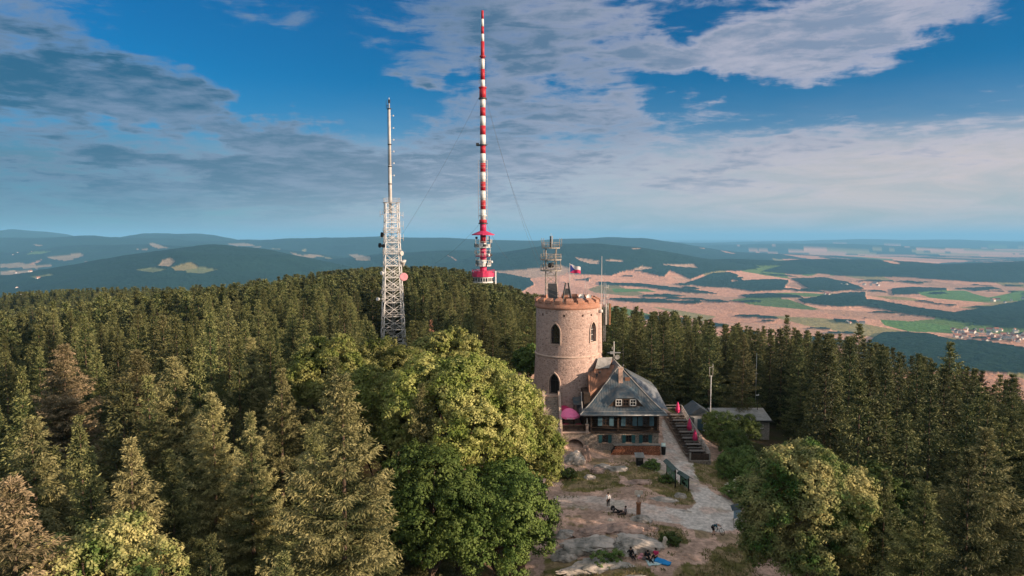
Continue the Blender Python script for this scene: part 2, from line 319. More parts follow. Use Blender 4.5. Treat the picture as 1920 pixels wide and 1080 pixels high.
MT = dict(
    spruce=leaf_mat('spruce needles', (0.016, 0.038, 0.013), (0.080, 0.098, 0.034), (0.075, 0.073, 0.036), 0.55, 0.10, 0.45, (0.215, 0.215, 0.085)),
    spruce_lit=leaf_mat('pale sunlit spruce needles', (0.03, 0.055, 0.02), (0.14, 0.14, 0.055), (0.20, 0.16, 0.08), 0.55, 0.12, 0.4, (0.31, 0.285, 0.13)),  # paler copy for sunlit trees, sunlight painted into the needles
    spruce_shaded=leaf_mat('dark shaded spruce needles', (0.011, 0.030, 0.012), (0.036, 0.062, 0.022), (0.05, 0.055, 0.025), 0.55, 0.08, 0.4, (0.165, 0.165, 0.065)),  # darker copy, shade of gaps and right wall painted into the needles
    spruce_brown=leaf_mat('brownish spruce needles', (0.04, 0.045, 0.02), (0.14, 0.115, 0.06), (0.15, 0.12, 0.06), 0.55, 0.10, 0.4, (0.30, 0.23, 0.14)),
    dead=leaf_mat('dry reddish twigs', (0.22, 0.11, 0.08), (0.30, 0.16, 0.11), (0.22, 0.12, 0.08), 0.5, 0.1, 0.3),
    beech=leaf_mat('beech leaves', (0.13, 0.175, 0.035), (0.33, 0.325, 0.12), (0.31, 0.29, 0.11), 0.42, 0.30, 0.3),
    beech_dark_shaded=leaf_mat('dark and shaded beech leaves', (0.040, 0.080, 0.020), (0.120, 0.165, 0.045), (0.08, 0.12, 0.02), 0.3, 0.22, 0.3),  # dark green leaves, shade of the lower beech crowns painted in
    linden=leaf_mat('linden leaves and blossom', (0.050, 0.105, 0.022), (0.36, 0.33, 0.14), (0.28, 0.27, 0.10), 0.45, 0.25, 0.3),
    shrub=leaf_mat('shrub leaves', (0.080, 0.145, 0.035), (0.190, 0.260, 0.080), (0.14, 0.17, 0.05), 0.6, 0.28, 0.5),
    flower=mat('cream elder flowers', (0.6, 0.58, 0.42), 0.8),
    bark=mat('bark', (0.10, 0.070, 0.050), 0.95, 0.4, 3.0, 0.8, 12),
    bark_pale=mat('pale bark', (0.26, 0.22, 0.18), 0.95, 0.4, 3.0, 0.8, 12),
    tower=stone_mat('rubble granite of the tower', (0.50, 0.36, 0.315), (0.31, 0.225, 0.20), (0.48, 0.37, 0.33), 2.0, True, 1.9, 0.36),
    brick=stone_mat('orange brick parapet', (0.50, 0.235, 0.155), (0.33, 0.165, 0.12), (0.40, 0.27, 0.21), 3.2, False, 2.4),
    trim=mat('dressed stone', (0.42, 0.32, 0.27), 0.9, 0.2, 2.5, 0.5, 10),
    stone=stone_mat('grey rubble wall', (0.30, 0.25, 0.215), (0.19, 0.16, 0.14), (0.36, 0.32, 0.28), 2.6, True, 1.3, 0.15),
    metal_roof=mat('blue grey sheet metal', (0.050, 0.085, 0.115), 0.5, 0.35, 1.3, 0.15, 3, 0.3, col2=(0.13, 0.135, 0.14)),
    brown_roof=mat('brown sheet metal', (0.20, 0.105, 0.070), 0.6, 0.25, 1.2, 0.15, 3, 0.2),
    metal_lit=mat('pale sunlit sheet metal', (0.17, 0.185, 0.20), 0.5, 0.25, 1.3, 0.15, 3, 0.3),  # paler roof metal, sunlight on the side roof put into the colour
    grey_roof=mat('pale grey roof felt', (0.24, 0.24, 0.235), 0.85, 0.2, 1.0, 0.2, 5),
    log=mat('dark log wall', (0.035, 0.024, 0.018), 0.8, 0.3, 4, 0.4, 8),
    wood=mat('dark brown wood', (0.060, 0.040, 0.030), 0.85, 0.35, 4, 0.4, 10),
    wood_grey=mat('weathered grey wood', (0.27, 0.25, 0.23), 0.9, 0.25, 4, 0.4, 10),
    wood_table=mat('weathered table planks', (0.15, 0.135, 0.125), 0.85, 0.3, 5, 0.3, 10),
    wood_warm=mat('brown timber post', (0.30, 0.15, 0.085), 0.85, 0.25, 4, 0.4, 10),
    shutter=mat('teal painted shutter', (0.020, 0.085, 0.100), 0.6, 0.15, 3),
    shutter_up=mat('dusty blue painted shutter', (0.055, 0.115, 0.155), 0.6, 0.15, 3),
    white=mat('white paint', (0.60, 0.60, 0.60), 0.55, 0.08, 2),
    offwhite=mat('dirty white paint', (0.45, 0.44, 0.43), 0.6, 0.15, 0.8),
    red=mat('red paint', (0.36, 0.016, 0.028), 0.5, 0.12, 1),
    magenta=mat('magenta red paint', (0.45, 0.028, 0.095), 0.5, 0.12, 1),
    pink=mat('pink parasol canvas', (0.90, 0.20, 0.42), 0.8, 0.08, 2),
    pink_dark=mat('deep pink parasol canvas', (0.62, 0.04, 0.15), 0.8, 0.12, 3),
    steel=mat('galvanised steel', (0.34, 0.35, 0.36), 0.45, 0.15, 3, metal=0.5),
    dark_steel=mat('dark steel', (0.045, 0.047, 0.05), 0.5, 0.2, 3, metal=0.3),
    wire=mat('steel rope', (0.10, 0.11, 0.13), 0.6, 0.1, 3),
    glass=mat('dark window glass', (0.015, 0.018, 0.022), 0.12, 0.2, 2, spec=0.6),
    black=mat('black', (0.012, 0.012, 0.013), 0.7, 0.2, 2),
    logs_end=stone_mat('sawn log ends', (0.72, 0.32, 0.19), (0.36, 0.13, 0.07), (0.12, 0.05, 0.03), 5.0, True, 1.0, 0.35),
    green_panel=mat('green printed panel', (0.16, 0.30, 0.22), 0.6, 0.2, 2.0),
    green_roof=mat('grey green board roof', (0.075, 0.115, 0.115), 0.8, 0.2, 4),
    rock=mat('granite', (0.58, 0.51, 0.46), 0.95, 0.3, 0.9, 1.6, 2.2, col2=(0.20, 0.20, 0.185), spec=0.15),
    rock_pink=mat('pinkish granite', (0.56, 0.38, 0.31), 0.95, 0.3, 1.1, 1.6, 2.6, col2=(0.25, 0.19, 0.165), spec=0.15),
    rock_white=mat('pale quartz stone', (0.66, 0.58, 0.50), 0.9, 0.2, 1.5, 1.0, 4),
    skin=mat('skin', (0.55, 0.33, 0.24), 0.6, 0.08, 3),
    hair=mat('dark hair', (0.02, 0.014, 0.01), 0.6, 0.2, 5),
    cl_white=mat('white cloth', (0.66, 0.68, 0.70), 0.85, 0.1, 4), cl_blue=mat('light blue cloth', (0.28, 0.42, 0.55), 0.85, 0.1, 4),
    cl_black=mat('black cloth', (0.014, 0.014, 0.017), 0.85, 0.2, 4), cl_navy=mat('navy teal cloth', (0.012, 0.085, 0.13), 0.85, 0.15, 4),
    cl_grey=mat('grey cloth', (0.18, 0.16, 0.17), 0.85, 0.15, 4), cl_pink=mat('pink cloth', (0.62, 0.28, 0.33), 0.85, 0.15, 4),
    blue=mat('blue blanket', (0.012, 0.24, 0.60), 0.75, 0.12, 3), teal_cloth=mat('pale teal cloth', (0.50, 0.66, 0.68), 0.8, 0.1, 3),
    flag_white=mat('flag white', (0.50, 0.48, 0.52), 0.8, 0.05), flag_red=mat('flag red', (0.40, 0.02, 0.09), 0.8, 0.05), flag_blue=mat('flag blue', (0.012, 0.030, 0.17), 0.8, 0.05),
    plaster=mat('pale plaster', (0.60, 0.57, 0.52), 0.9, 0.1, 0.5), tile=mat('red brown tiles', (0.26, 0.11, 0.075), 0.9, 0.2, 0.5),
    tile_grey=mat('grey tiles', (0.16, 0.16, 0.165), 0.9, 0.2, 0.5),
)
# ---------------------------------------------------------------- terrain
CTRL = np.array([
 (8,60,-1),(15,60,-.3),(22,62,-.8),(15,75,0),(25,75,-.2),(10,85,.3),(18,90,.2),(24,85,0),(22.8,95,.5),(22.8,108,2.35),(30,100,-.4),(30,92,-.6),(18,114,6.0),(8,113,7.5),(1,104,7.2),
 (3,97,5.0),(7,94.5,1.6),(12,94,.2),(4,91,1),(0,85,0),(0,70,-1),(-15,60,-3),(-30,50,-5),(-15,40,-3),(0,35,-3),(15,40,-3),(30,40,-5),(40,55,-6),(36,70,-3),(42,85,-3),(55,92,-6),
 (30,110,.3),(38,112,-2.4),(36,119,-2.8),(45,115,-2.8),
 (-16,380,-3),(-16,300,-2),(-30,180,2),(-70,250,-2),(-70,500,-7),(-140,500,-14),(-300,400,-38),(-300,650,-38),(-480,650,-42),(-150,250,-14),(-100,150,-8),(-150,150,-18),(-250,250,-42),
 (-60,100,-6),(-60,60,-8),(-100,80,-14),(-200,100,-42),(10,250,-9),(30,200,-7),(48,180,-7),(75,150,-9),(66,90,-7),(72,115,-8),(25,140,-1),(5,140,4),(-20,130,3),(-20,450,-12),(10,400,-30),
 (50,300,-40),(100,220,-45),(130,150,-45),(118,78,-22),(100,40,-10),(200,200,-95),(150,300,-95),(60,450,-75),(-20,600,-60),(-100,650,-45),(-200,780,-75),(-500,820,-110),(-700,500,-120),
 (-400,200,-85),(-300,50,-75),(150,500,-160),(200,-50,-90),(-100,-80,-40),(0,-80,-25),(300,350,-170),(0,-300,-100),(-60,300,-5),(-100,350,-10),(-150,350,-17),(-30,240,-2),(-50,420,-5),(-30,330,-3),(-200,330,-28),(-220,480,-27),(0,0,-8),(-30,20,-8),(30,15,-8)], dtype=float)
def _tps():
    n = len(CTRL); S = 100.0; X = CTRL[:, :2] / S
    d2 = ((X[:, None] - X[None]) ** 2).sum(-1); K = np.where(d2 > 0, 0.5 * d2 * np.log(d2 + 1e-12), 0) + np.eye(n) * 0.004
    Pm = np.hstack([np.ones((n, 1)), X]); A = np.zeros((n + 3, n + 3)); A[:n, :n] = K; A[:n, n:] = Pm; A[n:, :n] = Pm.T
    w = np.linalg.solve(A, np.concatenate([CTRL[:, 2], np.zeros(3)])); return X, w, S
TX, TW, TS = _tps()
def vnoise(x, y, seed=0):
    xi = np.floor(x).astype(np.int64); yi = np.floor(y).astype(np.int64); fx = x - xi; fy = y - yi
    fx = fx * fx * (3 - 2 * fx); fy = fy * fy * (3 - 2 * fy)
    def h(a, b):
        n = (a * 374761393 + b * 668265263 + seed * 974634777) & 0xffffffff
        n = ((n ^ (n >> 13)) * 1274126177) & 0xffffffff
        return ((n ^ (n >> 16)) & 0xffff) / 65535.0
    return (h(xi, yi) * (1 - fx) + h(xi + 1, yi) * fx) * (1 - fy) + (h(xi, yi + 1) * (1 - fx) + h(xi + 1, yi + 1) * fx) * fy
def fbm(x, y, seed=0, o=4):
    a = 0; amp = 0.5; t = 0
    for k in range(o): a = a + amp * vnoise(x * 2 ** k, y * 2 ** k, seed + k); t += amp; amp *= 0.5
    return a / t
def sstep(a, b, v): t = np.clip((v - a) / (b - a), 0, 1); return t * t * (3 - 2 * t)
HILLS = [(-2895,6500,372,1060,1000),(-3300,7300,130,1700,700),(-12940,18000,640,1500,1800),(-7900,16000,540,1500,1500),(-6100,11000,385,2300,900),(-9500,13500,430,5200,1700),(-2600,14500,440,5200,1600),
 (875,8200,392,1250,900),(-900,9300,290,1500,800),(1900,14500,440,2000,1200),(2600,8600,180,1500,600),(4200,8600,195,1300,520),(6200,8000,195,1700,560),(-4200,9800,260,1400,700),
 (-1300,6600,150,700,500),(-5200,6200,120,900,700),(5200,3900,45,1300,260),(9000,22000,260,4000,1500),(4000,26000,280,5000,1500),(16000,30000,300,7000,2000),(2500,5100,35,700,200)]
def height(x, y, fine=True):
    x = np.atleast_1d(np.asarray(x, float)); y = np.atleast_1d(np.asarray(y, float))
    D = np.hypot(x, y)
    M = -450 + 250 * sstep(12000, 60000, D) + 445 * np.exp(-((np.hypot(x + 60, y - 260) / 1050) ** 1.35))
    Hm = np.zeros_like(M)
    for hx, hy, a, sx, sy in HILLS:
        g = a * np.exp(-0.5 * (((x - hx) / sx) ** 2 + ((y - hy) / sy) ** 2)) * (0.86 + 0.28 * fbm(x / (0.8 * sx), y / (0.8 * sy), 5, 4))
        Hm = np.maximum(Hm, g) + 0.12 * np.minimum(Hm, g)
    M = M + Hm
    roll = sstep(900, 3000, D) * (60 * (fbm(x / 2600, y / 2600, 11, 3) - 0.5) + 26 * (fbm(x / 700, y / 700, 3, 3) - 0.5))
    leftish = sstep(0.05, -0.25, x / np.maximum(D, 1)); M = M + roll * (0.5 + 2.0 * leftish)
    w = 1 - sstep(440, 820, np.hypot(x + 150, y - 350))
    out = M.copy(); idx = np.where(w > 0)[0]
    for k in range(0, len(idx), 40000):
        i = idx[k:k + 40000]; q = np.stack([x[i], y[i]], 1) / TS
        d2 = ((q[:, None] - TX[None]) ** 2).sum(-1)
        h = (np.where(d2 > 0, 0.5 * d2 * np.log(d2 + 1e-12), 0)) @ TW[:-3] + TW[-3] + q @ TW[-2:]
        out[i] = h * w[i] + M[i] * (1 - w[i])
    if fine:
        nr = sstep(400, 60, D); out = out + nr * (0.45 * (fbm(x / 5, y / 5, 21, 4) - 0.5) + 0.16 * (fbm(x / 0.9, y / 0.9, 9, 2) - 0.5))
    return out
def gz(x, y): return float(height(x, y)[0])
def inpoly(px, py, poly):
    ins = np.zeros(px.shape, bool); n = len(poly)
    for i in range(n):
        x1, y1 = poly[i]; x2, y2 = poly[(i + 1) % n]
        if y1 == y2: continue
        c = ((y1 > py) != (y2 > py)) & (px < (x2 - x1) * (py - y1) / (y2 - y1) + x1); ins ^= c
    return ins
def zr(pts): return [(1120 + a / 2.4, 420 + b / 2.4) for a, b in pts]
def zl(pts): return [(a / 2.6667, 400 + b / 2.6667) for a, b in pts]
def zm(pts): return [(960 + a / 4.5, 420 + b / 4.5) for a, b in pts]
FOREST = [zr(p) for p in [
 [(-120,90),(0,88),(130,100),(300,122),(430,140),(560,162),(740,198),(640,215),(560,212),(500,222),(420,250),(330,212),(300,240),(150,205),(60,235),(-120,225)],
 [(740,215),(820,190),(900,175),(1050,170),(1230,163),(1340,180),(1500,180),(1700,170),(1930,195),(1930,268),(1700,262),(1400,242),(1100,236),(1000,225),(900,232)],
 [(380,272),(440,255),(520,222),(600,218),(640,232),(600,262),(760,250),(860,255),(840,300),(700,306),(600,290),(500,288)],
 [(870,248),(1020,242),(1120,262),(1200,292),(1060,306),(960,296)],
 [(905,340),(1000,330),(1100,312),(1200,308),(1215,340),(1400,372),(1600,402),(1700,385),(1850,358),(1930,345),(1930,478),(1800,470),(1700,452),(1550,430),(1400,412),(1200,374),(1060,375),(930,362)],
 [(1320,292),(1420,286),(1570,290),(1580,304),(1450,318),(1330,322)],
 [(1285,492),(1380,488),(1500,500),(1600,528),(1720,528),(1930,562),(1930,680),(1200,660),(1180,560)],
 [(200,322),(300,318),(400,326),(330,332),(210,332)],[(480,342),(560,344),(600,356),(500,352)],[(640,322),(760,312),(900,322),(930,336),(800,334),(660,332)],
 [(0,262),(180,268),(330,285),(480,305),(540,318),(400,312),(200,285),(0,275)],[(1060,430),(1160,436),(1180,450),(1080,446)],[(1650,290),(1780,285),(1820,298),(1700,304)],[(560,158),(700,165),(860,180),(760,190)]]]
GREEN = [zr(p) for p in [[(1270,430),(1420,440),(1580,458),(1600,492),(1400,482),(1290,455)],[(1440,312),(1560,300),(1650,298),(1760,330),(1930,300),(1930,345),(1700,350),(1500,332)],[(60,290),(220,292),(260,305),(80,305)]]]
TAN = [zl(p) for p in [[(230,222),(400,202),(425,215),(340,240),(260,232)],[(0,255),(90,248),(180,258),(270,258),(180,278),(60,272),(0,275)],[(0,290),(120,285),(190,292),(60,312),(0,314)],[(810,232),(850,225),(872,245),(850,270),(790,265)],
 [(1450,195),(1490,205),(1520,213),(1480,214)],[(1490,215),(1560,206),(1610,212),(1560,226)],[(1742,206),(1800,210),(1850,216),(1850,238),(1790,238)],[(160,158),(225,160),(200,168)],[(670,180),(745,178),(735,188)],
 [(740,155),(770,150),(850,178),(800,180)],[(1140,155),(1240,150),(1280,165),(1180,165)],[(1250,168),(1310,165),(1290,175)]]] + [zm(p) for p in [
 [(-250,400),(-40,395),(120,385),(300,362),(440,358),(520,380),(430,430),(300,450),(130,455),(-60,420)],[(520,285),(650,300),(740,318),(745,345),(650,335),(560,305)],[(775,302),(930,308),(935,322),(800,318)],
 [(1018,388),(1100,358),(1190,375),(1090,392)],[(1275,345),(1540,343),(1570,372),(1400,365)],[(1010,208),(1080,205),(1075,215),(1015,216)]]]
OLIVE = [zl(p) for p in [[(680,285),(770,272),(835,285),(760,300)],[(915,285),(1000,270),(1085,285),(1010,305),(930,300)],[(160,320),(260,305),(270,312),(180,330)]]]
PATH = [[(1243,786),(1264,786),(1300,868),(1302,885),(1312,905),(1348,928),(1390,950),(1395,990),(1330,1000),(1280,985),(1230,976),(1190,966),(1100,953),(1040,950),(1040,930),(1110,930),(1180,938),(1230,948),(1285,955),(1306,945),(1292,918),(1255,895),(1215,878),(1190,872),(1215,860),(1243,860)]]
GRASS = [[(1055,885),(1110,880),(1160,892),(1170,910),(1120,920),(1050,918)],[(1175,865),(1225,868),(1262,893),(1296,918),(1306,945),(1280,950),(1240,930),(1190,905),(1165,888)],[(1268,1062),(1400,1040),(1420,1100),(1260,1100)],
 [(1020,1050),(1160,1050),(1240,1075),(1240,1100),(1010,1100)],[(1296,868),(1345,860),(1400,880),(1400,935),(1352,922),(1308,900)],[(1215,985),(1280,990),(1290,1015),(1240,1020)],[(1330,1030),(1420,1010),(1420,1060),(1340,1060)],[(1130,870),(1180,870),(1175,885),(1120,880)]]
def right_side(p): return p[0][0] > 900
def lin(c): return np.array(c, float)
def make_ground():
    az = np.radians(np.concatenate([np.linspace(-180, -48, 34)[:-1], np.linspace(-48, -40.5, 12)[:-1], np.arange(-40.5, 40.5, 0.068), np.linspace(40.5, 48, 12), np.linspace(48, 180, 34)[1:-1]]))
    rr = np.concatenate([[2.0], np.linspace(8, 54, 24)[:-1], np.arange(54, 118, 0.33), np.geomspace(118, 900, 110)[1:], np.geomspace(900, 2200, 50)[1:]])
    dep = np.arange(480 / 2200, 0.0075, -0.00085); rr = np.unique(np.round(np.concatenate([rr, 480 / dep[1:], np.arange(4000, 9500, 38), np.arange(9500, 19500, 110), np.geomspace(66000, 90000, 4)]), 2))
    A, D = np.meshgrid(az, rr); x = (D * np.sin(A)).ravel(); y = (D * np.cos(A)).ravel()
    z = height(x, y); Dr = np.hypot(x, y); n = len(x)
    px, py = proj(x, y, z)
    front = (y > 30)
    # ---- land cover far away
    wx = 7 * (fbm(x / 420, y / 420, 31, 3) - 0.5); wy = 2.5 * (fbm(x / 300, y / 300, 37, 3) - 0.5)
    qx, qy = px + wx * 1.3, py + wy
    ang = 0.35; X = (x * math.cos(ang) + y * math.sin(ang)) + 50 * (fbm(x / 900, y / 900, 41, 2) - .5); Y = (-x * math.sin(ang) + y * math.cos(ang)) + 50 * (fbm(x / 900, y / 900, 43, 2) - .5)
    def cells(sx, sy, seed):
        gx, gy = X / sx, Y / sy; ix, iy = np.floor(gx), np.floor(gy); best = np.full(n, 1e9); bid = np.zeros(n)
        for a in (-1, 0, 1):
            for b in (-1, 0, 1):
                cx, cyy = ix + a, iy + b
                h1 = np.modf(np.abs(np.sin(cx * 12.9898 + cyy * 78.233 + seed)) * 43758.5453)[0]; h2 = np.modf(np.abs(np.sin(cx * 39.425 + cyy * 11.135 + seed)) * 24634.634)[0]
                d = (gx - cx - h1) ** 2 + (gy - cyy - h2) ** 2; m = d < best; best = np.where(m, d, best); bid = np.where(m, np.modf(h1 * 91.7 + h2 * 37.3)[0], bid)
        return bid
    c1 = cells(330, 620, 1.0); c2 = cells(800, 2600, 5.0)
    cid = np.where(Dr > 9500, c2, c1)
    tan = lin((0.58, 0.305, 0.20)); tan2 = lin((0.46, 0.265, 0.175)); grn = lin((0.11, 0.17, 0.045)); oliv = lin((0.25, 0.21, 0.09)); forest = lin((0.012, 0.032, 0.022))
    field = np.where((cid < 0.50)[:, None], tan, np.where((cid < 0.82)[:, None], tan2, np.where((cid < 0.88)[:, None], grn, oliv)))
    field = field * (0.85 + 0.3 * np.modf(cid * 57.3)[0])[:, None]
    isf = np.zeros(n, bool)
    mnoise = fbm(x / 1300, y / np.where(Dr > 9000, 3800, 1300), 51, 4)
    right = (px > 985 + 120 * (fbm(x / 1100, y / 1100, 151, 3) - .5)) & (Dr > 2000) & front & (z < -300)
    farband = right & (py < 508)
    isf |= ~right
    isf = np.where(farband, (mnoise + 0.35 * (np.modf(c2 * 13.7)[0] - 0.5) + 0.0) > np.where(py < 470, 0.54, 0.50), isf)
    isf = np.where(right & ~farband, mnoise > 0.70, isf)
    # left side: scattered small clearings far out
    leftfar = (~right) & (Dr > 6000) & (z < -180)
    isf = np.where(leftfar & (np.modf(c2 * 7.1 + c1 * 3)[0] < 0.045), False, isf)
    for p in FOREST: isf = np.where(front & (Dr > 2000) & inpoly(qx, qy, p), True, isf)
    for p in TAN:
        m = front & (Dr > 2000) & inpoly(qx, qy, p); isf = np.where(m, False, isf); field[m] = lin((0.40, 0.27, 0.19)) if right_side(p) else lin((0.28, 0.21, 0.14))
    for p in GREEN:
        m = front & (Dr > 2000) & inpoly(qx, qy, p); isf = np.where(m, False, isf); field[m] = lin((0.105, 0.20, 0.05))
    for p in OLIVE:
        m = front & (Dr > 2000) & inpoly(qx, qy, p); isf = np.where(m, False, isf); field[m] = lin((0.14, 0.16, 0.075))
    isf = np.where(Dr < 1900, True, isf)
    # hedges and tracks between fields
    hedge = (fbm(x / 160, y / 160, 61, 2) > 0.66) & right & (np.abs(np.modf(cid * 31)[0] - .5) > 0.3); isf = isf | (hedge & (Dr < 9000))
    col = np.where(isf[:, None], forest * (0.8 + 0.5 * fbm(x / 130, y / 130, 71, 3))[:, None], field)
    z = z + np.where(isf & (Dr > 1400), 9 + 5 * (vnoise(x / 22, y / 22, 81) - 0.5), 0)
    # ---- near ground
    near = Dr < 1400
    soil = lin((0.060, 0.045, 0.028)); moss = lin((0.045, 0.050, 0.020))
    nn = fbm(x / 3, y / 3, 91, 4)
    base = soil + (moss - soil) * sstep(.4, .6, nn)[:, None]
    clr = front & inpoly(x, y, [(1, 60), (2, 75), (3, 88), (-2, 96), (-4, 106), (2, 116), (14, 118), (24, 116), (30, 112), (30, 104), (36, 94), (34, 84), (29, 76), (27, 66), (27, 50), (3, 50)])
    dirt = lin((0.60, 0.41, 0.325)); dirt2 = lin((0.40, 0.28, 0.22)); grs = lin((0.15, 0.14, 0.05)); grs2 = lin((0.30, 0.225, 0.13)); pth = lin((0.64, 0.59, 0.55))
    dcol = dirt2 + (dirt - dirt2) * sstep(.38, .62, fbm(x / 1.7, y / 1.7, 95, 4))[:, None]
    gcol = grs + (grs2 - grs) * sstep(.42, .62, fbm(x / 1.1, y / 1.1, 97, 3))[:, None]
    nx, ny = px + 26 * (fbm(x / 1.4, y / 1.4, 101, 4) - .5), py + 18 * (fbm(x / 1.4, y / 1.4, 103, 4) - .5)
    gm = np.zeros(n)
    for p in GRASS: gm = np.maximum(gm, inpoly(nx, ny, p).astype(float))
    gm = np.maximum(gm, (fbm(x / 2.5, y / 2.5, 105, 4) > 0.66).astype(float) * .6)
    ncol = dcol * (1 - gm)[:, None] + gcol * gm[:, None]
    pm = np.zeros(n); nx2, ny2 = px + 9 * (fbm(x / .9, y / .9, 107, 3) - .5), py + 7 * (fbm(x / .9, y / .9, 109, 3) - .5)
    for p in PATH: pm = np.maximum(pm, inpoly(nx2, ny2, p).astype(float))
    pm = pm * np.interp(px, [1040, 1230, 1280], [.45, .75, 1.0]) * (0.92 - 0.5 * sstep(.50, .66, fbm(x / 2, y / 2, 111, 4)))
    ncol = ncol * (1 - pm)[:, None] + (pth * (0.85 + .3 * fbm(x / .7, y / .7, 113, 3))[:, None]) * pm[:, None]
    cm = clr.astype(float)[:, None]
    ncol = base * (1 - cm) + ncol * cm
    col = np.where(near[:, None], ncol, col)
    m, k = len(rr), len(az)
    I = np.arange(m * k).reshape(m, k); J = np.roll(I, -1, axis=1)
    Fc = np.stack([I[:-1], J[:-1], J[1:], I[1:]], -1).reshape(-1, 4)[:, ::-1]
    me = np_mesh('ground', np.stack([x, y, z], 1), Fc, True)
    ca = me.color_attributes.new('land', 'FLOAT_COLOR', 'POINT'); ca.data.foreach_set('color', np.concatenate([col, np.ones((n, 1))], 1).astype(np.float32).ravel())
    mt = bpy.data.materials.new('soil, paths, fields and far woods'); mt.use_nodes = True; t = NT(mt.node_tree); b = mt.node_tree.nodes['Principled BSDF']
    at = t.node('ShaderNodeAttribute'); at.attribute_name = 'land'
    pos = t.node('ShaderNodeNewGeometry').outputs['Position']
    f1 = t.noise(pos, 2.3, 5, 0.65); f2 = t.noise(pos, 0.02, 6, 0.65); f3 = t.noise(pos, 0.075, 3, 0.6)
    dist = t.vm('LENGTH', pos)
    isfar = t.ramp(dist, 300, 1500)
    k1 = t.m('ADD', t.m('MULTIPLY', t.ramp(f1, .3, .7, .72, 1.28), t.m('SUBTRACT', 1, isfar)), t.m('MULTIPLY', t.m('MULTIPLY', t.ramp(f2, .3, .7, .84, 1.16), t.ramp(f3, .3, .7, .84, 1.16)), isfar))
    sc = t.node('ShaderNodeVectorMath', operation='SCALE'); t.put(sc.inputs[0], at.outputs['Color']); t.put(sc.inputs['Scale'], k1)
    t.put(b.inputs['Base Color'], sc.outputs[0]); b.inputs['Roughness'].default_value = 0.95; b.inputs['Specular IOR Level'].default_value = 0.05
    bn = t.node('ShaderNodeBump'); bn.inputs['Strength'].default_value = 0.8; bn.inputs['Distance'].default_value = 0.12
    t.put(bn.inputs['Height'], t.m('ADD', f1, t.noise(pos, 9, 3))); b2 = t.node('ShaderNodeBump'); t.put(b2.inputs['Strength'], t.m('MULTIPLY', isfar, 0.8)); b2.inputs['Distance'].default_value = 14.0
    t.put(b2.inputs['Height'], t.m('ADD', t.noise(pos, 0.045, 4, 0.6), t.noise(pos, 0.008, 3, 0.5))); t.put(b2.inputs['Normal'], bn.outputs[0]); t.put(b.inputs['Normal'], b2.outputs[0])
    me.materials.append(mt)
    o = bpy.data.objects.new('ground', me); COL.objects.link(o); tag(o, 'mountain top clearing with dirt and pale paths, wooded slopes, far fields', None, None, 'structure')
    return float(z.min())
ZMIN = make_ground()
# ---------------------------------------------------------------- haze
def make_haze():
    b = B(); b.bx(-95000, 95000, -95000, 95000, ZMIN - 1, 470); o = b.build('haze', None)
    m = bpy.data.materials.new('thin blue air'); m.use_nodes = True; nt = m.node_tree; nt.nodes.clear()
    out = nt.nodes.new('ShaderNodeOutputMaterial'); v = nt.nodes.new('ShaderNodeVolumePrincipled')
    v.inputs['Color'].default_value = (0.24, 0.60, 0.98, 1); v.inputs['Density'].default_value = 4.0e-5; v.inputs['Anisotropy'].default_value = 0.0
    nt.links.new(v.outputs[0], out.inputs['Volume']); o.data.materials.append(m); tag(o, 'thin bluish haze in the air over the valley', None, None, 'stuff')
make_haze()
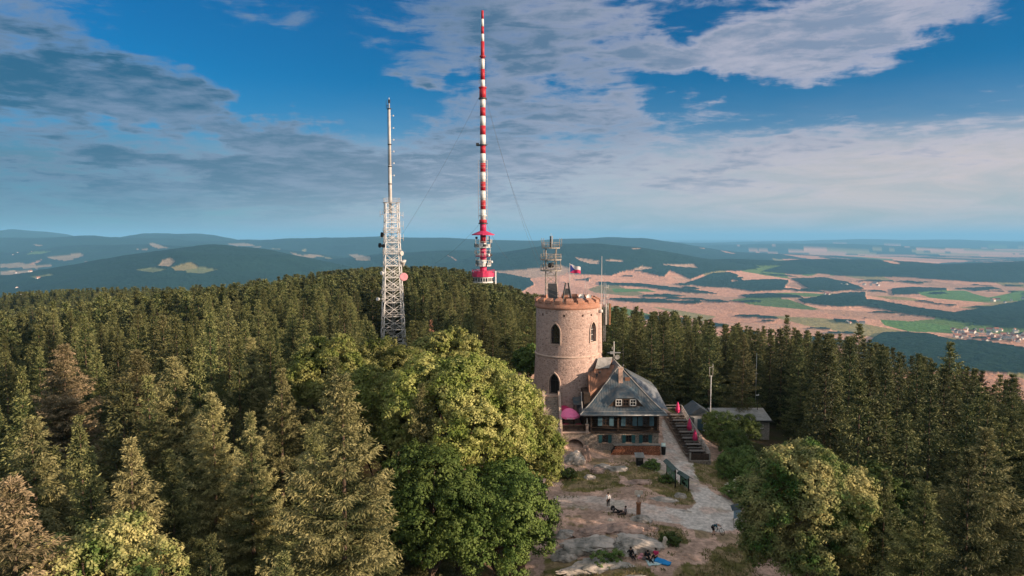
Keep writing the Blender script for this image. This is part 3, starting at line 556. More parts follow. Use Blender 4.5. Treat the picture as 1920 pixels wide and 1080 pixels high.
# ---------------------------------------------------------------- trees
def blades(P0, P1, W, rng):
    D = P1 - P0; L = np.linalg.norm(D, axis=1, keepdims=True) + 1e-6; Dn = D / L
    r = rng.normal(size=P0.shape); r[:, 2] *= 0.6
    S = np.cross(Dn, r); S /= np.linalg.norm(S, axis=1, keepdims=True) + 1e-6; S *= W[:, None]
    Mi = P0 + D * 0.45
    V = np.stack([P0, Mi + S, P1, Mi - S], 1).reshape(-1, 3)
    return V, np.arange(len(V)).reshape(-1, 4)
def spruce(seed, H, Rm, nb, nside, bw, step, tassel=0.5, bare=0.05, ragged=0.25, ln0=.22):
    rng = np.random.default_rng(seed); P0 = []; P1 = []; W = []; T = []
    gap = rng.uniform(0, 6.28, 4); tiers = max(12, int(nb / 9)); pw = rng.uniform(.88, 1.12)
    for i in range(nb):
        tier = i % tiers; hf = bare + (1 - bare) * ((tier + .5 + rng.normal() * .16) / tiers) ** 0.93
        hf = min(hf, .985); u = 1 - hf
        az = rng.uniform(0, 6.2832)
        lobe = 1 + 0.18 * math.sin(2 * az + gap[0] + 3 * hf) + 0.14 * math.sin(3 * az + gap[1] + 9 * hf) + 0.12 * math.sin(23 * hf + gap[2])
        L = (0.10 + Rm * u ** pw * rng.uniform(1 - ragged, 1 + ragged * 0.5) * lobe)
        up = 0.75 - 1.55 * min(1, u * 1.6) + rng.normal() * 0.10
        n = max(3, int(L / step)); s = np.linspace(0.10, 1, n)
        rad = L * s * (1 if u > .12 else .8); zz = hf * H + L * (up * s * 0.62 + 0.30 * s ** 2.6)
        ca, sa = math.cos(az), math.sin(az)
        sp = np.stack([rad * ca, rad * sa, zz], 1)
        side = np.array([-sa, ca, 0.0]); out = np.array([ca, sa, 0.0])
        lnf = min(1, .35 + .5 * L); tl = ln0 * lnf + 0.30 * L * (1 - s) ** .8 * np.minimum(1, s * 3)
        for k in (-1, 1):
            tdir = out[None] * .62 + k * side[None] * .78; tdir = np.repeat(tdir, n, 0); tdir[:, 2] += up * .2 - rng.uniform(0, .3, n)
            for q in range(nside):
                f = rng.uniform(0, 1, n)[:, None]
                a = sp + tdir * (tl[:, None] * f) + rng.normal(0, .35 * step, (n, 3)) * np.array([1, 1, .6])
                dv = tdir + rng.normal(0, .5, (n, 3)); dv[:, 2] -= tassel * rng.uniform(0, .8, n); dv /= np.linalg.norm(dv, axis=1, keepdims=True)
                P0.append(a); P1.append(a + dv * (ln0 * lnf * rng.uniform(.6, 1.4, n))[:, None]); W.append(bw * rng.uniform(.7, 1.3, n)); T.append(np.clip((s * .75 + f[:, 0] * .45 - .35) * 1.4, 0, 1))
        P0.append(sp[:-1]); P1.append(sp[1:] + (sp[1:] - sp[:-1]) * .3); W.append(np.full(n - 1, bw * 1.3)); T.append(np.zeros(n - 1))
        P0.append(sp[-1:]); P1.append(sp[-1:] + (out * .8 + np.array([0, 0, .4]))[None] * ln0 * 1.3); W.append(np.array([bw])); T.append(np.array([1.0]))
    zz = np.linspace(.90, .985, 14)
    for z_ in zz:
        a = np.array([[0, 0, H * z_]]).repeat(5, 0) + rng.normal(0, .02, (5, 3)); t_ = rng.uniform(0, 6.28, 5); ln = (.10 + H * (1 - z_) * .16)
        P0.append(a); P1.append(a + np.stack([np.cos(t_) * ln, np.sin(t_) * ln, np.full(5, ln * .8)], 1)); W.append(np.full(5, bw * .9)); T.append(np.full(5, .8))
    P0.append(np.array([[0, 0, H * .95]])); P1.append(np.array([[0, 0, H * 1.01]])); W.append(np.array([max(.035, bw * .5)])); T.append(np.array([1.0]))
    return blades(np.concatenate(P0), np.concatenate(P1), np.concatenate(W), rng) + (np.concatenate(T),)
def trunk_b(H, r, seed=0, lean=0.0):
    rng = random.Random(seed); b = B(); p = Vector((0, 0, -1.0)); n = 5
    for k in range(n):
        q = Vector((rng.uniform(-.04, .04) * H * .1, rng.uniform(-.04, .04) * H * .1, H * .97 * (k + 1) / n))
        b.tube(p, q, r * (1 - k / n) + .02, r * (1 - (k + 1) / n) + .02, 7, caps=False); p = q
    return b
def trunk_mesh(H, r, seed):
    b = trunk_b(H, r, seed); me = bpy.data.meshes.new('trunk'); me.from_pydata(b.v, [], b.f); me.materials.append(MT['bark']); me.update(); return me
SPR = {}
def spruce_set(level, seeds, **kw):
    out = []
    for sd in seeds:
        H = 20.0; V, Fc, T = spruce(sd, H, **kw); me = np_mesh('crown', V, Fc); ta = me.attributes.new('shoot', 'FLOAT', 'POINT'); ta.data.foreach_set('value', (np.repeat(T, 4) * (.45 if level == 'low' else .8 if level == 'mid' else 1)).astype(np.float32)); me.materials.append(MT['spruce']); out.append((me, trunk_mesh(H, 0.24, sd)))
    SPR[level] = out
spruce_set('hero', [11, 12, 13, 14, 15], Rm=4.9, nb=320, nside=13, bw=0.026, step=0.21, tassel=0.9, ragged=.40, ln0=.22)
spruce_set('mid', [21, 22, 23, 24, 25, 26], Rm=4.4, nb=215, nside=5, bw=0.052, step=0.36, tassel=0.8, ragged=.42, ln0=.36)
spruce_set('low', [31, 32, 33, 34, 35], Rm=4.2, nb=100, nside=3, bw=0.16, step=0.8, tassel=0.7, ragged=.45, ln0=.7)
def leafy(seed, lobes, n, size, flat=0.75):
    """lobes: (x,y,z,r) balls; leaf clusters sit on small clumps on the lobes' shells"""
    rng = np.random.default_rng(seed); L = np.array(lobes, float); w = L[:, 3] ** 2; w /= w.sum()
    ncl = max(30, n // 26); li = rng.choice(len(L), ncl, p=w)
    d = rng.normal(size=(ncl, 3)); d[:, 2] += 0.25; d /= np.linalg.norm(d, axis=1, keepdims=True)
    rad = L[li, 3] * rng.uniform(.72, 1.08, ncl); cc = L[li, :3] + d * rad[:, None] * np.array([1, 1, flat + .15])
    # drop clumps deep inside another lobe
    dd = np.linalg.norm((cc[:, None] - L[None, :, :3]), axis=2) / L[None, :, 3]; keep = dd.min(1) > 0.62; cc, d = cc[keep], d[keep]; ncl = len(cc)
    ci = rng.integers(0, ncl, n); cr = rng.uniform(.35, .75, ncl) * (L[:, 3].mean() / 2.6) ** .5
    e = rng.normal(size=(n, 3)); e /= np.linalg.norm(e, axis=1, keepdims=True)
    C = cc[ci] + e * (cr[ci] * rng.uniform(.4, 1, n))[:, None] * np.array([1, 1, .7])
    N = d[ci] * .7 + e * .8 + rng.normal(size=(n, 3)) * .5 + np.array([0, 0, .35]); N /= np.linalg.norm(N, axis=1, keepdims=True)
    r = rng.normal(size=(n, 3)); A = np.cross(N, r); A /= np.linalg.norm(A, axis=1, keepdims=True); Bv = np.cross(N, A)
    s = size * rng.uniform(.6, 1.3, n)[:, None]; A = A * s; Bv = Bv * s * .62
    V = np.stack([C - A, C + Bv - A * .1, C + A, C - Bv - A * .1], 1).reshape(-1, 3)
    return V, np.arange(len(V)).reshape(-1, 4), cc
def crown_lobes(seed, rx, ry, rz, zc, n, r0=.28, top=0.0):
    rng = np.random.default_rng(seed); out = []
    for k in range(n):
        f = (k + .5) / n; z = 1 - 1.55 * f; a = k * 2.39996 + rng.uniform(-.3, .3); s = math.sqrt(max(0, 1 - z * z)) if z > -1 else 0
        q = rng.uniform(.58, .84); rr = (rx + ry) / 2 * r0 * rng.uniform(.7, 1.25)
        out.append((rx * s * math.cos(a) * q, ry * s * math.sin(a) * q, zc + rz * z * q, rr))
    return out
def leaf_tree(name, label, cat, base, crown_c, r, n, size, m, nl=26, seed=1, group=None, trunk_r=.35, r0=.28, bark='bark'):
    """base: ground point, crown_c: height of the crown's centre above it, r: (rx, ry, rz)"""
    o = thing(name, base, label, cat, group)
    lob = crown_lobes(seed, r[0], r[1], r[2], crown_c, nl, r0)
    V, Fc, cc = leafy(seed, lob, n, size); me = np_mesh('crown', V, Fc); c = link('crown', me, MT[m], o)
    b = trunk_b(crown_c + r[2] * .3, trunk_r, seed)
    rg = random.Random(seed)
    for lo in rg.sample(lob, min(14, len(lob))):
        z0 = crown_c * rg.uniform(.45, .85); b.tube((0, 0, z0), lo[:3], trunk_r * .42, .05, 6, caps=False)
    me2 = bpy.data.meshes.new('trunk'); me2.from_pydata(b.v, [], b.f); me2.update(); link('trunk', me2, MT[bark], o)
    return o
RECOL = {}
def put_spruce(x, y, ztop, level='hero', wid=1.0, label=None, group=None, k=None, name='spruce_tree', rng=random, cm=None):
    g = gz(x, y) - .1; Ht = max(3, ztop - g)
    ms = SPR[level]; me, tr = ms[(k if k is not None else rng.randrange(999)) % len(ms)]
    o = bpy.data.objects.new(name, None); COL.objects.link(o); o.location = (x, y, g); s = Ht / 20.0
    o.rotation_euler = (0, 0, rng.uniform(0, 6.28)); o.scale = (wid * s ** .5, wid * s ** .5, s)
    tag(o, label, 'spruce', group)
    if cm is not None:
        key = (me.name, cm)
        if key not in RECOL: q = me.copy(); q.materials.clear(); q.materials.append(MT[cm]); RECOL[key] = q
        me = RECOL[key]
    for nm, q in (('crown', me), ('trunk', tr)):
        c = bpy.data.objects.new(nm, q); COL.objects.link(c); c.parent = o
    return o
# trees one can single out: (top px, top py, distance, width factor, label)
HERO = [
 (640,700,41,1.25,'tall pale sunlit spruce standing alone in front of the broad beech crowns'),
 (790,716,58,0.8,'brownish spruce tip poking out between the two sunlit beech crowns'),
 (60,782,47,1.3,'broad pale spruce with a dense rounded tip near the left edge'),
 (165,835,43,1.0,'slender spruce left of the twin spruces at lower left'),
 (243,818,42,1.15,'taller of the twin pale spruces at lower left'),
 (20,895,35,1.35,'nearest pinkish brown spruce in the lower left corner'),
 (322,850,45,0.85,'narrow spruce with drooping sparse branches right of the twin spruces'),
 (396,735,55,1.1,'dark spruce with a pale narrow tip behind the drooping spruce'),
 (468,770,52,1.0,'short tipped dark spruce left of the big pale spruce'),
 (527,688,56,1.1,'brown topped spruce just left of the big sunlit spruce'),
 (118,645,76,1.6,'wide spreading brown spruce on the left behind the near trees'),
 (255,655,70,1.6,'broad rust brown spruce with sunlit upper branches'),
 (325,668,63,1.2,'spruce with lit right side beside the broad rust brown spruce'),
 (470,632,78,1.3,'bright yellowish green spruce crown at centre left'),
 (395,1000,37,0.9,'low yellowish spruce near the bottom of the dark gap'),
 (1735,902,46,1.1,'sparse tipped spruce right of the round linden'),
 (738,880,60,1.3,'shaded dark spruce in the gap between the big spruce and the beeches'),
 (705,960,46,1.0,'dark spruce low in the black gap beside the dark beech'),
 (1850,800,54,1.5,'large green spruce with sunlit tips at lower right'),
 (1900,700,78,1.1,'dark spruce at the right edge of the skyline'),
 (1783,640,104,1.2,'highest pointed spruce at the right end of the skyline'),
 (1722,662,112,1.1,'pointed dark spruce left of the highest right skyline spruce'),
 (1612,606,132,1.1,'double tipped spruce on the right skyline above the fields'),
 (1608,692,88,0.9,'slim grey tipped spruce in front of the right spruce wall'),
 (1476,590,146,1.0,'lone slender spruce tip rising above the skyline over the fields'),
 (1395,625,118,0.9,'spruce with pale lit branches behind the low grey building'),
 (1220,640,126,1.2,'yellowish lit spruce right behind the inn roof'),
 (945,575,150,1.0,'dark tall spruce just left of the round tower'),
 (685,590,135,0.6,'small pointed spruce left of the white lattice tower'),
 (870,560,170,0.9,'spruce with a brown lit side below the striped mast'),
 (915,600,140,0.8,'brownish narrow spruce left of the pale birch'),
 (305,590,105,1.2,'brown spruce with a bushy lit top at middle left'),
 (1530,640,112,1.1,'dark spruce with outspread top left of the double tipped one'),
]
PTS = []
hr = random.Random(5)
for i, (px, py, Y, wf, lb) in enumerate(HERO):
    p = P(px, py, Y); cm_ = 'spruce_lit' if ('pale' in lb or 'bright' in lb or 'lit' in lb) else ('spruce_brown' if 'brown' in lb else ('spruce_shaded' if 'dark' in lb else None))
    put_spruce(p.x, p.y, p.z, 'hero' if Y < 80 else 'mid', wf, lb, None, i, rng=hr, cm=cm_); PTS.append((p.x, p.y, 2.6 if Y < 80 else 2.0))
p = P(808, 600, 132); o = put_spruce(p.x, p.y, p.z, 'low', .55, 'dry reddish dead spruce rising behind the beech crowns', None, 1, 'dead_spruce', rng=hr, cm='dead'); PTS.append((p.x, p.y, 2))
# beeches, linden and other leafy trees
def ground_pt(x, y): return (x, y, gz(x, y) - .1)
LEAFY = [
 ('beech_tree', 'largest sunlit beech with a domed yellow green crown beside the terrace', 'beech', (862, 785), 63, (8.0, 7.0, 6.8), 140000, .115, 'beech', 46, 3, .55, .25),
 ('beech_tree', 'lower shaded dark green beech under the large sunlit beech', 'beech', (932, 985), 56, (5.4, 5.0, 5.6), 75000, .105, 'beech_dark_shaded', 34, 4, .4, .28),
 ('beech_tree', 'dark shaded beech at the bottom beside the black gap', 'beech', (808, 968), 55, (5.4, 4.4, 6.8), 62000, .105, 'beech_dark_shaded', 28, 14, .4, .3),
 ('beech_tree', 'bright beech on the right rim of the crowns nearest the stone terrace', 'beech', (985, 852), 66, (3.8, 4.4, 6.0), 60000, .115, 'beech', 28, 5, .4, .3),
 ('beech_tree', 'sunlit beech behind with its crown just under the white lattice tower', 'beech', (745, 725), 79, (7.6, 6.0, 5.2), 85000, .13, 'beech', 36, 6, .5, .26),
 ('beech_tree', 'farther beech crown reaching highest between lattice tower and round tower', 'beech', (838, 678), 92, (5.8, 5.0, 4.0), 36000, .17, 'beech', 28, 7, .45, .28),
 ('beech_tree', 'leftmost yellowish beech crown behind the big spruce', 'beech', (622, 712), 74, (5.4, 4.4, 4.8), 60000, .125, 'beech', 22, 8, .35, .3),
 ('beech_tree', 'beech with its crown between the leftmost one and the large domed one', 'beech', (718, 792), 65, (5.0, 4.0, 6.0), 60000, .115, 'beech', 26, 9, .35, .3),
 ('linden_tree', 'round linden in cream blossom beside the clearing at lower right', 'linden', (1508, 975), 51, (5.2, 4.6, 6.8), 140000, .092, 'linden', 44, 10, .4, .27),
 ('linden_tree', 'smaller dark green leafy tree tucked behind the round linden', 'leafy tree', (1625, 960), 56, (3.6, 3.4, 4.6), 30000, .13, 'beech_dark_shaded', 22, 11, .3, .32),
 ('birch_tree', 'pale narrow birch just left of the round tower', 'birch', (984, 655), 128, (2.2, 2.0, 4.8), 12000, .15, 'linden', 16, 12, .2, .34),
 ('maple_tree', 'dark green leafy tree at the foot of the round tower', 'leafy tree', (990, 695), 112, (2.6, 2.4, 3.2), 16000, .15, 'beech_dark_shaded', 16, 13, .2, .34),
 ('maple_tree', 'yellowish leafy tree cut by the bottom edge at lower left', 'leafy tree', (175, 1085), 38, (4.6, 4.0, 3.0), 30000, .10, 'linden', 22, 15, .3, .3),
]
for nm, lb, ct, (px, py), Y, r, n, sz, m, nl, sd, tr, r0 in LEAFY:
    p = P(px, py, Y); g = gz(p.x, p.y) - .1
    leaf_tree(nm, lb, ct, (p.x, p.y, g), max(p.z - g, r[2] * .75), r, n, sz, m, nl, sd, None, tr, r0); PTS.append((p.x, p.y, max(r[0], r[1]) * .92))
SHR = [
 ('tall feathery green shrub at the far end beside the bench terrace', (1352, 806), 100, (2.5, 2.2, 2.7)), ('leafy shrub in front of the grey building wall', (1398, 806), 105, (2.6, 2.2, 2.4)),
 ('round bright green shrub in the middle of the thicket', (1378, 835), 96, (2.6, 2.2, 2.1)), ('broad light green shrub beside the gravel path bend', (1385, 878), 88, (3.2, 2.6, 2.8)),
 ('low shrub with cream flower heads beside the gravel path', (1388, 925), 80, (2.0, 1.8, 1.5)), ('shaded shrub between thicket and round linden', (1425, 905), 84, (2.4, 2.2, 2.4)),
 ('small dark bush behind the two notice boards', (1222, 875), 90, (1.2, 1.0, .8)), ('low bush at the foot of the green notice board', (1252, 908), 84.5, (1.0, .9, .6)),
 ('round dark bush beside the picnic blanket', (1254, 1032), 67.5, (1.1, 1.0, .75)), ('sprawling bush at the bottom edge of the rocks', (1140, 1062), 64, (1.6, 1.3, .6)),
 ('dark bush in the shade below the stone arch', (1062, 892), 86, (1.3, 1.1, .8)), ('tall bush behind the low grey building', (1400, 770), 121, (2.6, 2.0, 2.4)),
 ('small bush growing at the end of the shed', (1330, 792), 106, (1.2, 1.2, 1.8)),
]
for i, (lb, (px, py), Y, r) in enumerate(SHR):
    p = P(px, py, Y); g = gz(p.x, p.y)
    o = leaf_tree('shrub', lb, 'shrub', (p.x, p.y, g), max(.3, p.z - g), r, int(2600 * r[0] * r[2]) + 1200, .085, 'shrub', 14, 40 + i, None, .06, .38); PTS.append((p.x, p.y, r[0]))
    if 'cream flower' in lb:
        rg = random.Random(2)
        for k in range(22):
            b = B(); a = rg.uniform(0, 6.28); e = rg.uniform(.1, 1.3); q = Vector((math.cos(a) * math.cos(e) * r[0], math.sin(a) * math.cos(e) * r[1], math.sin(e) * r[2])) * rg.uniform(.9, 1.08) + Vector((p.x, p.y, p.z))
            b.lathe(q, [(.02, .06), (.13, .04), (.15, 0), (.05, -.05)], 7); b.build('flower_head', MT['flower'], o)
# ---- the forest
OPEN = [(3, 40), (-9, 56), (-10, 74), (-13, 86), (-9, 98), (-2, 112), (2, 117), (24, 122), (30, 119), (33, 124), (50, 124), (50, 106), (42, 96), (38, 84), (33, 72), (31, 62), (27, 54), (27, 46), (24, 30), (5, 30)]
def forest():
    rg = np.random.default_rng(77); c = []
    for (r0, r1, s) in ((28, 130, 5.3), (130, 330, 5.3), (330, 900, 6.6)):
        gx = np.arange(-760, 620, s); gy = np.arange(0, 900, s); X, Y = np.meshgrid(gx, gy); X = X + rg.uniform(-.48, .48, X.shape) * s; Y = Y + rg.uniform(-.48, .48, Y.shape) * s
        X = X.ravel(); Y = Y.ravel(); D = np.hypot(X, Y); k = (D >= r0) & (D < r1) & (X > -Y * .79 - 14) & (X < Y * .79 + np.where(D < 330, 60, 14)) & (Y > np.where(X > 60, -10, 26)); c.append(np.stack([X[k], Y[k]], 1))
    c = np.concatenate(c); x, y = c[:, 0], c[:, 1]
    k = ~inpoly(x, y, OPEN); qx, _ = proj(x, y, 0 * x); k &= ~((qx > 690) & (qx < 1070) & (y < 76)); k &= ~((qx > 1060) & (qx < 1400) & (y < 62)); k &= ~((qx > 560) & (qx < 720) & (y < 40)); k &= np.hypot(x + 16, y - 380) > 9; k &= np.hypot(x + 31.6, y - 180) > 5.5
    k &= ~((np.abs(x - (-3 + (y - 100) * 0.0)) < 3.5) & (y < 108) & (y > 100))
    for hx, hy, hr_ in PTS: k &= np.hypot(x - hx, y - hy) > hr_
    for tx in (-31.6, 7.7): k &= ~((np.abs(x - tx * y / (180 if tx < 0 else 135)) < 2.6) & (y < (180 if tx < 0 else 135)) & (y > (150 if tx < 0 else 110)))
    x, y = x[k], y[k]; z = height(x, y, False); n = len(x)
    D = np.hypot(x, y)
    H = rg.uniform(13, 21, n) * (0.86 + 0.3 * fbm(x / 22, y / 22, 201, 3)); H = np.where(rg.random(n) < .33, H * .7, H)
    # keep tree tops under the skyline seen in the photograph
    px, _ = proj(x, y, z)
    sx = [-200, 0, 200, 400, 600, 700, 780, 860, 930, 1000, 1130, 1160, 1300, 1400, 1480, 1600, 1700, 1800, 1900, 2100]
    sy = [548, 543, 533, 520, 503, 495, 492, 497, 520, 538, 548, 560, 580, 598, 603, 618, 652, 668, 700, 740]
    line = np.interp(px, sx, sy) + 4 + rg.uniform(0, 9, n) * np.clip(140 / D, .1, 1.2)
    # nearer trees stay lower so the farther rows show
    low = np.interp(D, [30, 45, 60, 80, 105, 140, 200, 300, 420], [330, 250, 170, 110, 68, 42, 20, 8, 0])
    low = low * np.interp(px, [0, 900, 1150, 1900], [1.0, 1.0, .5, .3]); low = np.where((px > 1150) & (D > 95), low * .35, low)
    line = line + low * rg.uniform(.6, 1.5, n)
    line = np.where((np.abs(px - 735) < 34) & (D < 181) & (D > 60), np.maximum(line, 650), line)
    line = np.where((np.abs(px - 735) < 70) & (D < 181) & (D > 60), np.maximum(line, 600), line)
    line = np.where((np.abs(px - 909) < 27) & (D < 381) & (D > 60), np.maximum(line, 530), line)
    v = (line - 540) / F; cc, ss = math.cos(PITCH), math.sin(PITCH)
    zt = CAMZ - y * (ss + v * cc) / (cc - v * ss)
    H = np.where(D < 420, np.minimum(H * 1.15, zt - z), np.minimum(H, np.maximum(zt - z, 8)))
    ok = H > 5.5; x, y, z, H, D, px = x[ok], y[ok], z[ok], H[ok], D[ok], px[ok]
    # behind the steep edges nothing is seen
    hid = (z < -62) & (x > -60); hid |= z < -70; x, y, z, H, D, px = [q[~hid] for q in (x, y, z, H, D, px)]
    order = np.argsort(D / (H ** .5)); x, y, z, H, D, px = [q[order] for q in (x, y, z, H, D, px)]
    _, pyt = proj(x, y, z + H); vis = (pyt < 1075) & (px > -30) & (px < 1950)
    idx = np.where(vis)[0]; nearset = idx[:238]; rest = np.setdiff1d(np.arange(len(x)), nearset)
    rr = random.Random(9)
    for i in nearset:
        X_, Y_, p_, d_, h_ = float(x[i]), float(y[i]), float(px[i]), float(D[i]), float(H[i])
        if p_ < 210: zone = 'left edge'; where = 'at the left edge'
        elif p_ < 430: zone = 'left'; where = 'on the left slope'
        elif p_ < 640: zone = 'centre left'; where = 'left of the white lattice tower'
        elif p_ < 1010: zone = 'middle'; where = 'behind the beech crowns left of the round tower'
        elif p_ < 1330: zone = 'inn'; where = 'behind the inn and round tower'
        elif p_ < 1620: zone = 'right'; where = 'in the dark wall right of the clearing'
        else: zone = 'right edge'; where = 'towards the right edge'
        if d_ < 62 and zone in ('middle', 'inn'): zone = 'middle'
        if d_ < 62: lb = 'near shaded spruce at the bottom, ' + {'left edge': 'in the left corner', 'left': 'below the left slope', 'centre left': 'beside the big pale spruce', 'right': 'right of the round linden', 'right edge': 'in the right corner'}.get(zone, 'beside the beeches'); gp = 'near spruces at the bottom, ' + zone
        elif d_ < 92: lb = 'middle distance spruce ' + where; gp = 'middle distance spruces, ' + zone
        else: lb = 'farther spruce ' + where; gp = 'farther spruces, ' + zone
        lb = ('slim ' if h_ < 14.5 else 'tall ') + lb; gp += ', slim' if h_ < 14.5 else ', tall'
        put_spruce(X_, Y_, float(z[i] + H[i]), 'hero' if d_ < 60 else 'mid', rr.uniform(.78, 1.12), lb, gp, None, rng=rr, cm=('spruce_shaded' if p_ > 1010 and rr.random() < .75 else None))
    x, y, z, H, D = [q[rest] for q in (x, y, z, H, D)]
    n = len(x); print('forest trees', n, 'individual', len(nearset))
    src = bpy.data.collections.new('tree sources')
    order = [('mid', k) for k in range(6)] + [('low', k) for k in range(5)]
    for j, (lv, k) in enumerate(order):
        cm, tm = SPR[lv][k]; bm = bmesh.new(); bm.from_mesh(cm); bm.from_mesh(tm); me = bpy.data.meshes.new('tree_%02d' % j); 
        nc = len(cm.polygons); bm.faces.ensure_lookup_table()
        for f in bm.faces[nc:]: f.material_index = 1
        bm.to_mesh(me); bm.free(); me.materials.append(MT['spruce']); me.materials.append(MT['bark'])
        so = bpy.data.objects.new('tree_%02d' % j, me); src.objects.link(so)
    me = bpy.data.meshes.new('forest'); me.vertices.add(n); me.vertices.foreach_set('co', np.stack([x, y, z - .2], 1).astype(np.float32).ravel())
    kind = np.where(D < 190, rg.integers(0, 6, n), 6 + rg.integers(0, 5, n)).astype(np.int32)
    a = me.attributes.new('kind', 'INT', 'POINT'); a.data.foreach_set('value', kind)
    w = rg.uniform(.8, 1.2, n) * np.where(D > 250, 1.25, 1.0); s = H / 20
    a = me.attributes.new('size', 'FLOAT_VECTOR', 'POINT'); a.data.foreach_set('vector', np.stack([w * s ** .5, w * s ** .5, s], 1).astype(np.float32).ravel())
    a = me.attributes.new('turn', 'FLOAT_VECTOR', 'POINT'); a.data.foreach_set('vector', np.stack([rg.normal(0, .02, n), rg.normal(0, .02, n), rg.uniform(0, 6.28, n)], 1).astype(np.float32).ravel())
    o = bpy.data.objects.new('forest', me); COL.objects.link(o)
    tag(o, 'dense spruce forest covering the farther mountain top', 'forest', None, 'stuff')
    g = bpy.data.node_groups.new('forest', 'GeometryNodeTree'); g.interface.new_socket('Geometry', in_out='INPUT', socket_type='NodeSocketGeometry'); g.interface.new_socket('Geometry', in_out='OUTPUT', socket_type='NodeSocketGeometry')
    N = g.nodes; Lk = g.links; gi = N.new('NodeGroupInput'); go = N.new('NodeGroupOutput'); ip = N.new('GeometryNodeInstanceOnPoints'); ci = N.new('GeometryNodeCollectionInfo')
    ci.inputs['Collection'].default_value = src; ci.inputs['Separate Children'].default_value = True; ci.inputs['Reset Children'].default_value = True
    def at(nm, ty): q = N.new('GeometryNodeInputNamedAttribute'); q.data_type = ty; q.inputs['Name'].default_value = nm; return [s_ for s_ in q.outputs if s_.enabled and s_.name == 'Attribute'][0]
    Lk.new(gi.outputs[0], ip.inputs['Points']); Lk.new(ci.outputs[0], ip.inputs['Instance']); ip.inputs['Pick Instance'].default_value = True
    Lk.new(at('kind', 'INT'), ip.inputs['Instance Index'])
    er = N.new('FunctionNodeEulerToRotation'); Lk.new(at('turn', 'FLOAT_VECTOR'), er.inputs[0]); Lk.new(er.outputs[0], ip.inputs['Rotation'])
    Lk.new(at('size', 'FLOAT_VECTOR'), ip.inputs['Scale']); Lk.new(ip.outputs[0], go.inputs[0])
    md = o.modifiers.new('forest', 'NODES'); md.node_group = g
forest()
# ---------------------------------------------------------------- round stone tower
def ogive(w, h, n=8):
    """pointed arch outline (x, z) from lower left, counter-clockwise seen from the front"""
    pts = [(-w / 2, 0), (w / 2, 0)]; sp = h - w * .86
    for k in range(n + 1):
        a = R(60) * k / n; pts.append((-w / 2 + w * math.cos(a), sp + w * math.sin(a)))
    for k in range(1, n + 1):
        a = R(60) * (1 - k / n); pts.append((w / 2 - w * math.cos(a), sp + w * math.sin(a)))
    return pts
def place(pts, c, phi, d):
    """pts (x,z[,y]) in a facade frame whose outward normal is (sin phi, -cos phi); origin c, pushed out by d"""
    nx, ny = math.sin(phi), -math.cos(phi); tx, ty = math.cos(phi), math.sin(phi)
    return [(c[0] + tx * q[0] + nx * (d + (q[2] if len(q) > 2 else 0)), c[1] + ty * q[0] + ny * (d + (q[2] if len(q) > 2 else 0)), c[2] + q[1]) for q in pts]
TCX, TCY = 8.45, 104.0
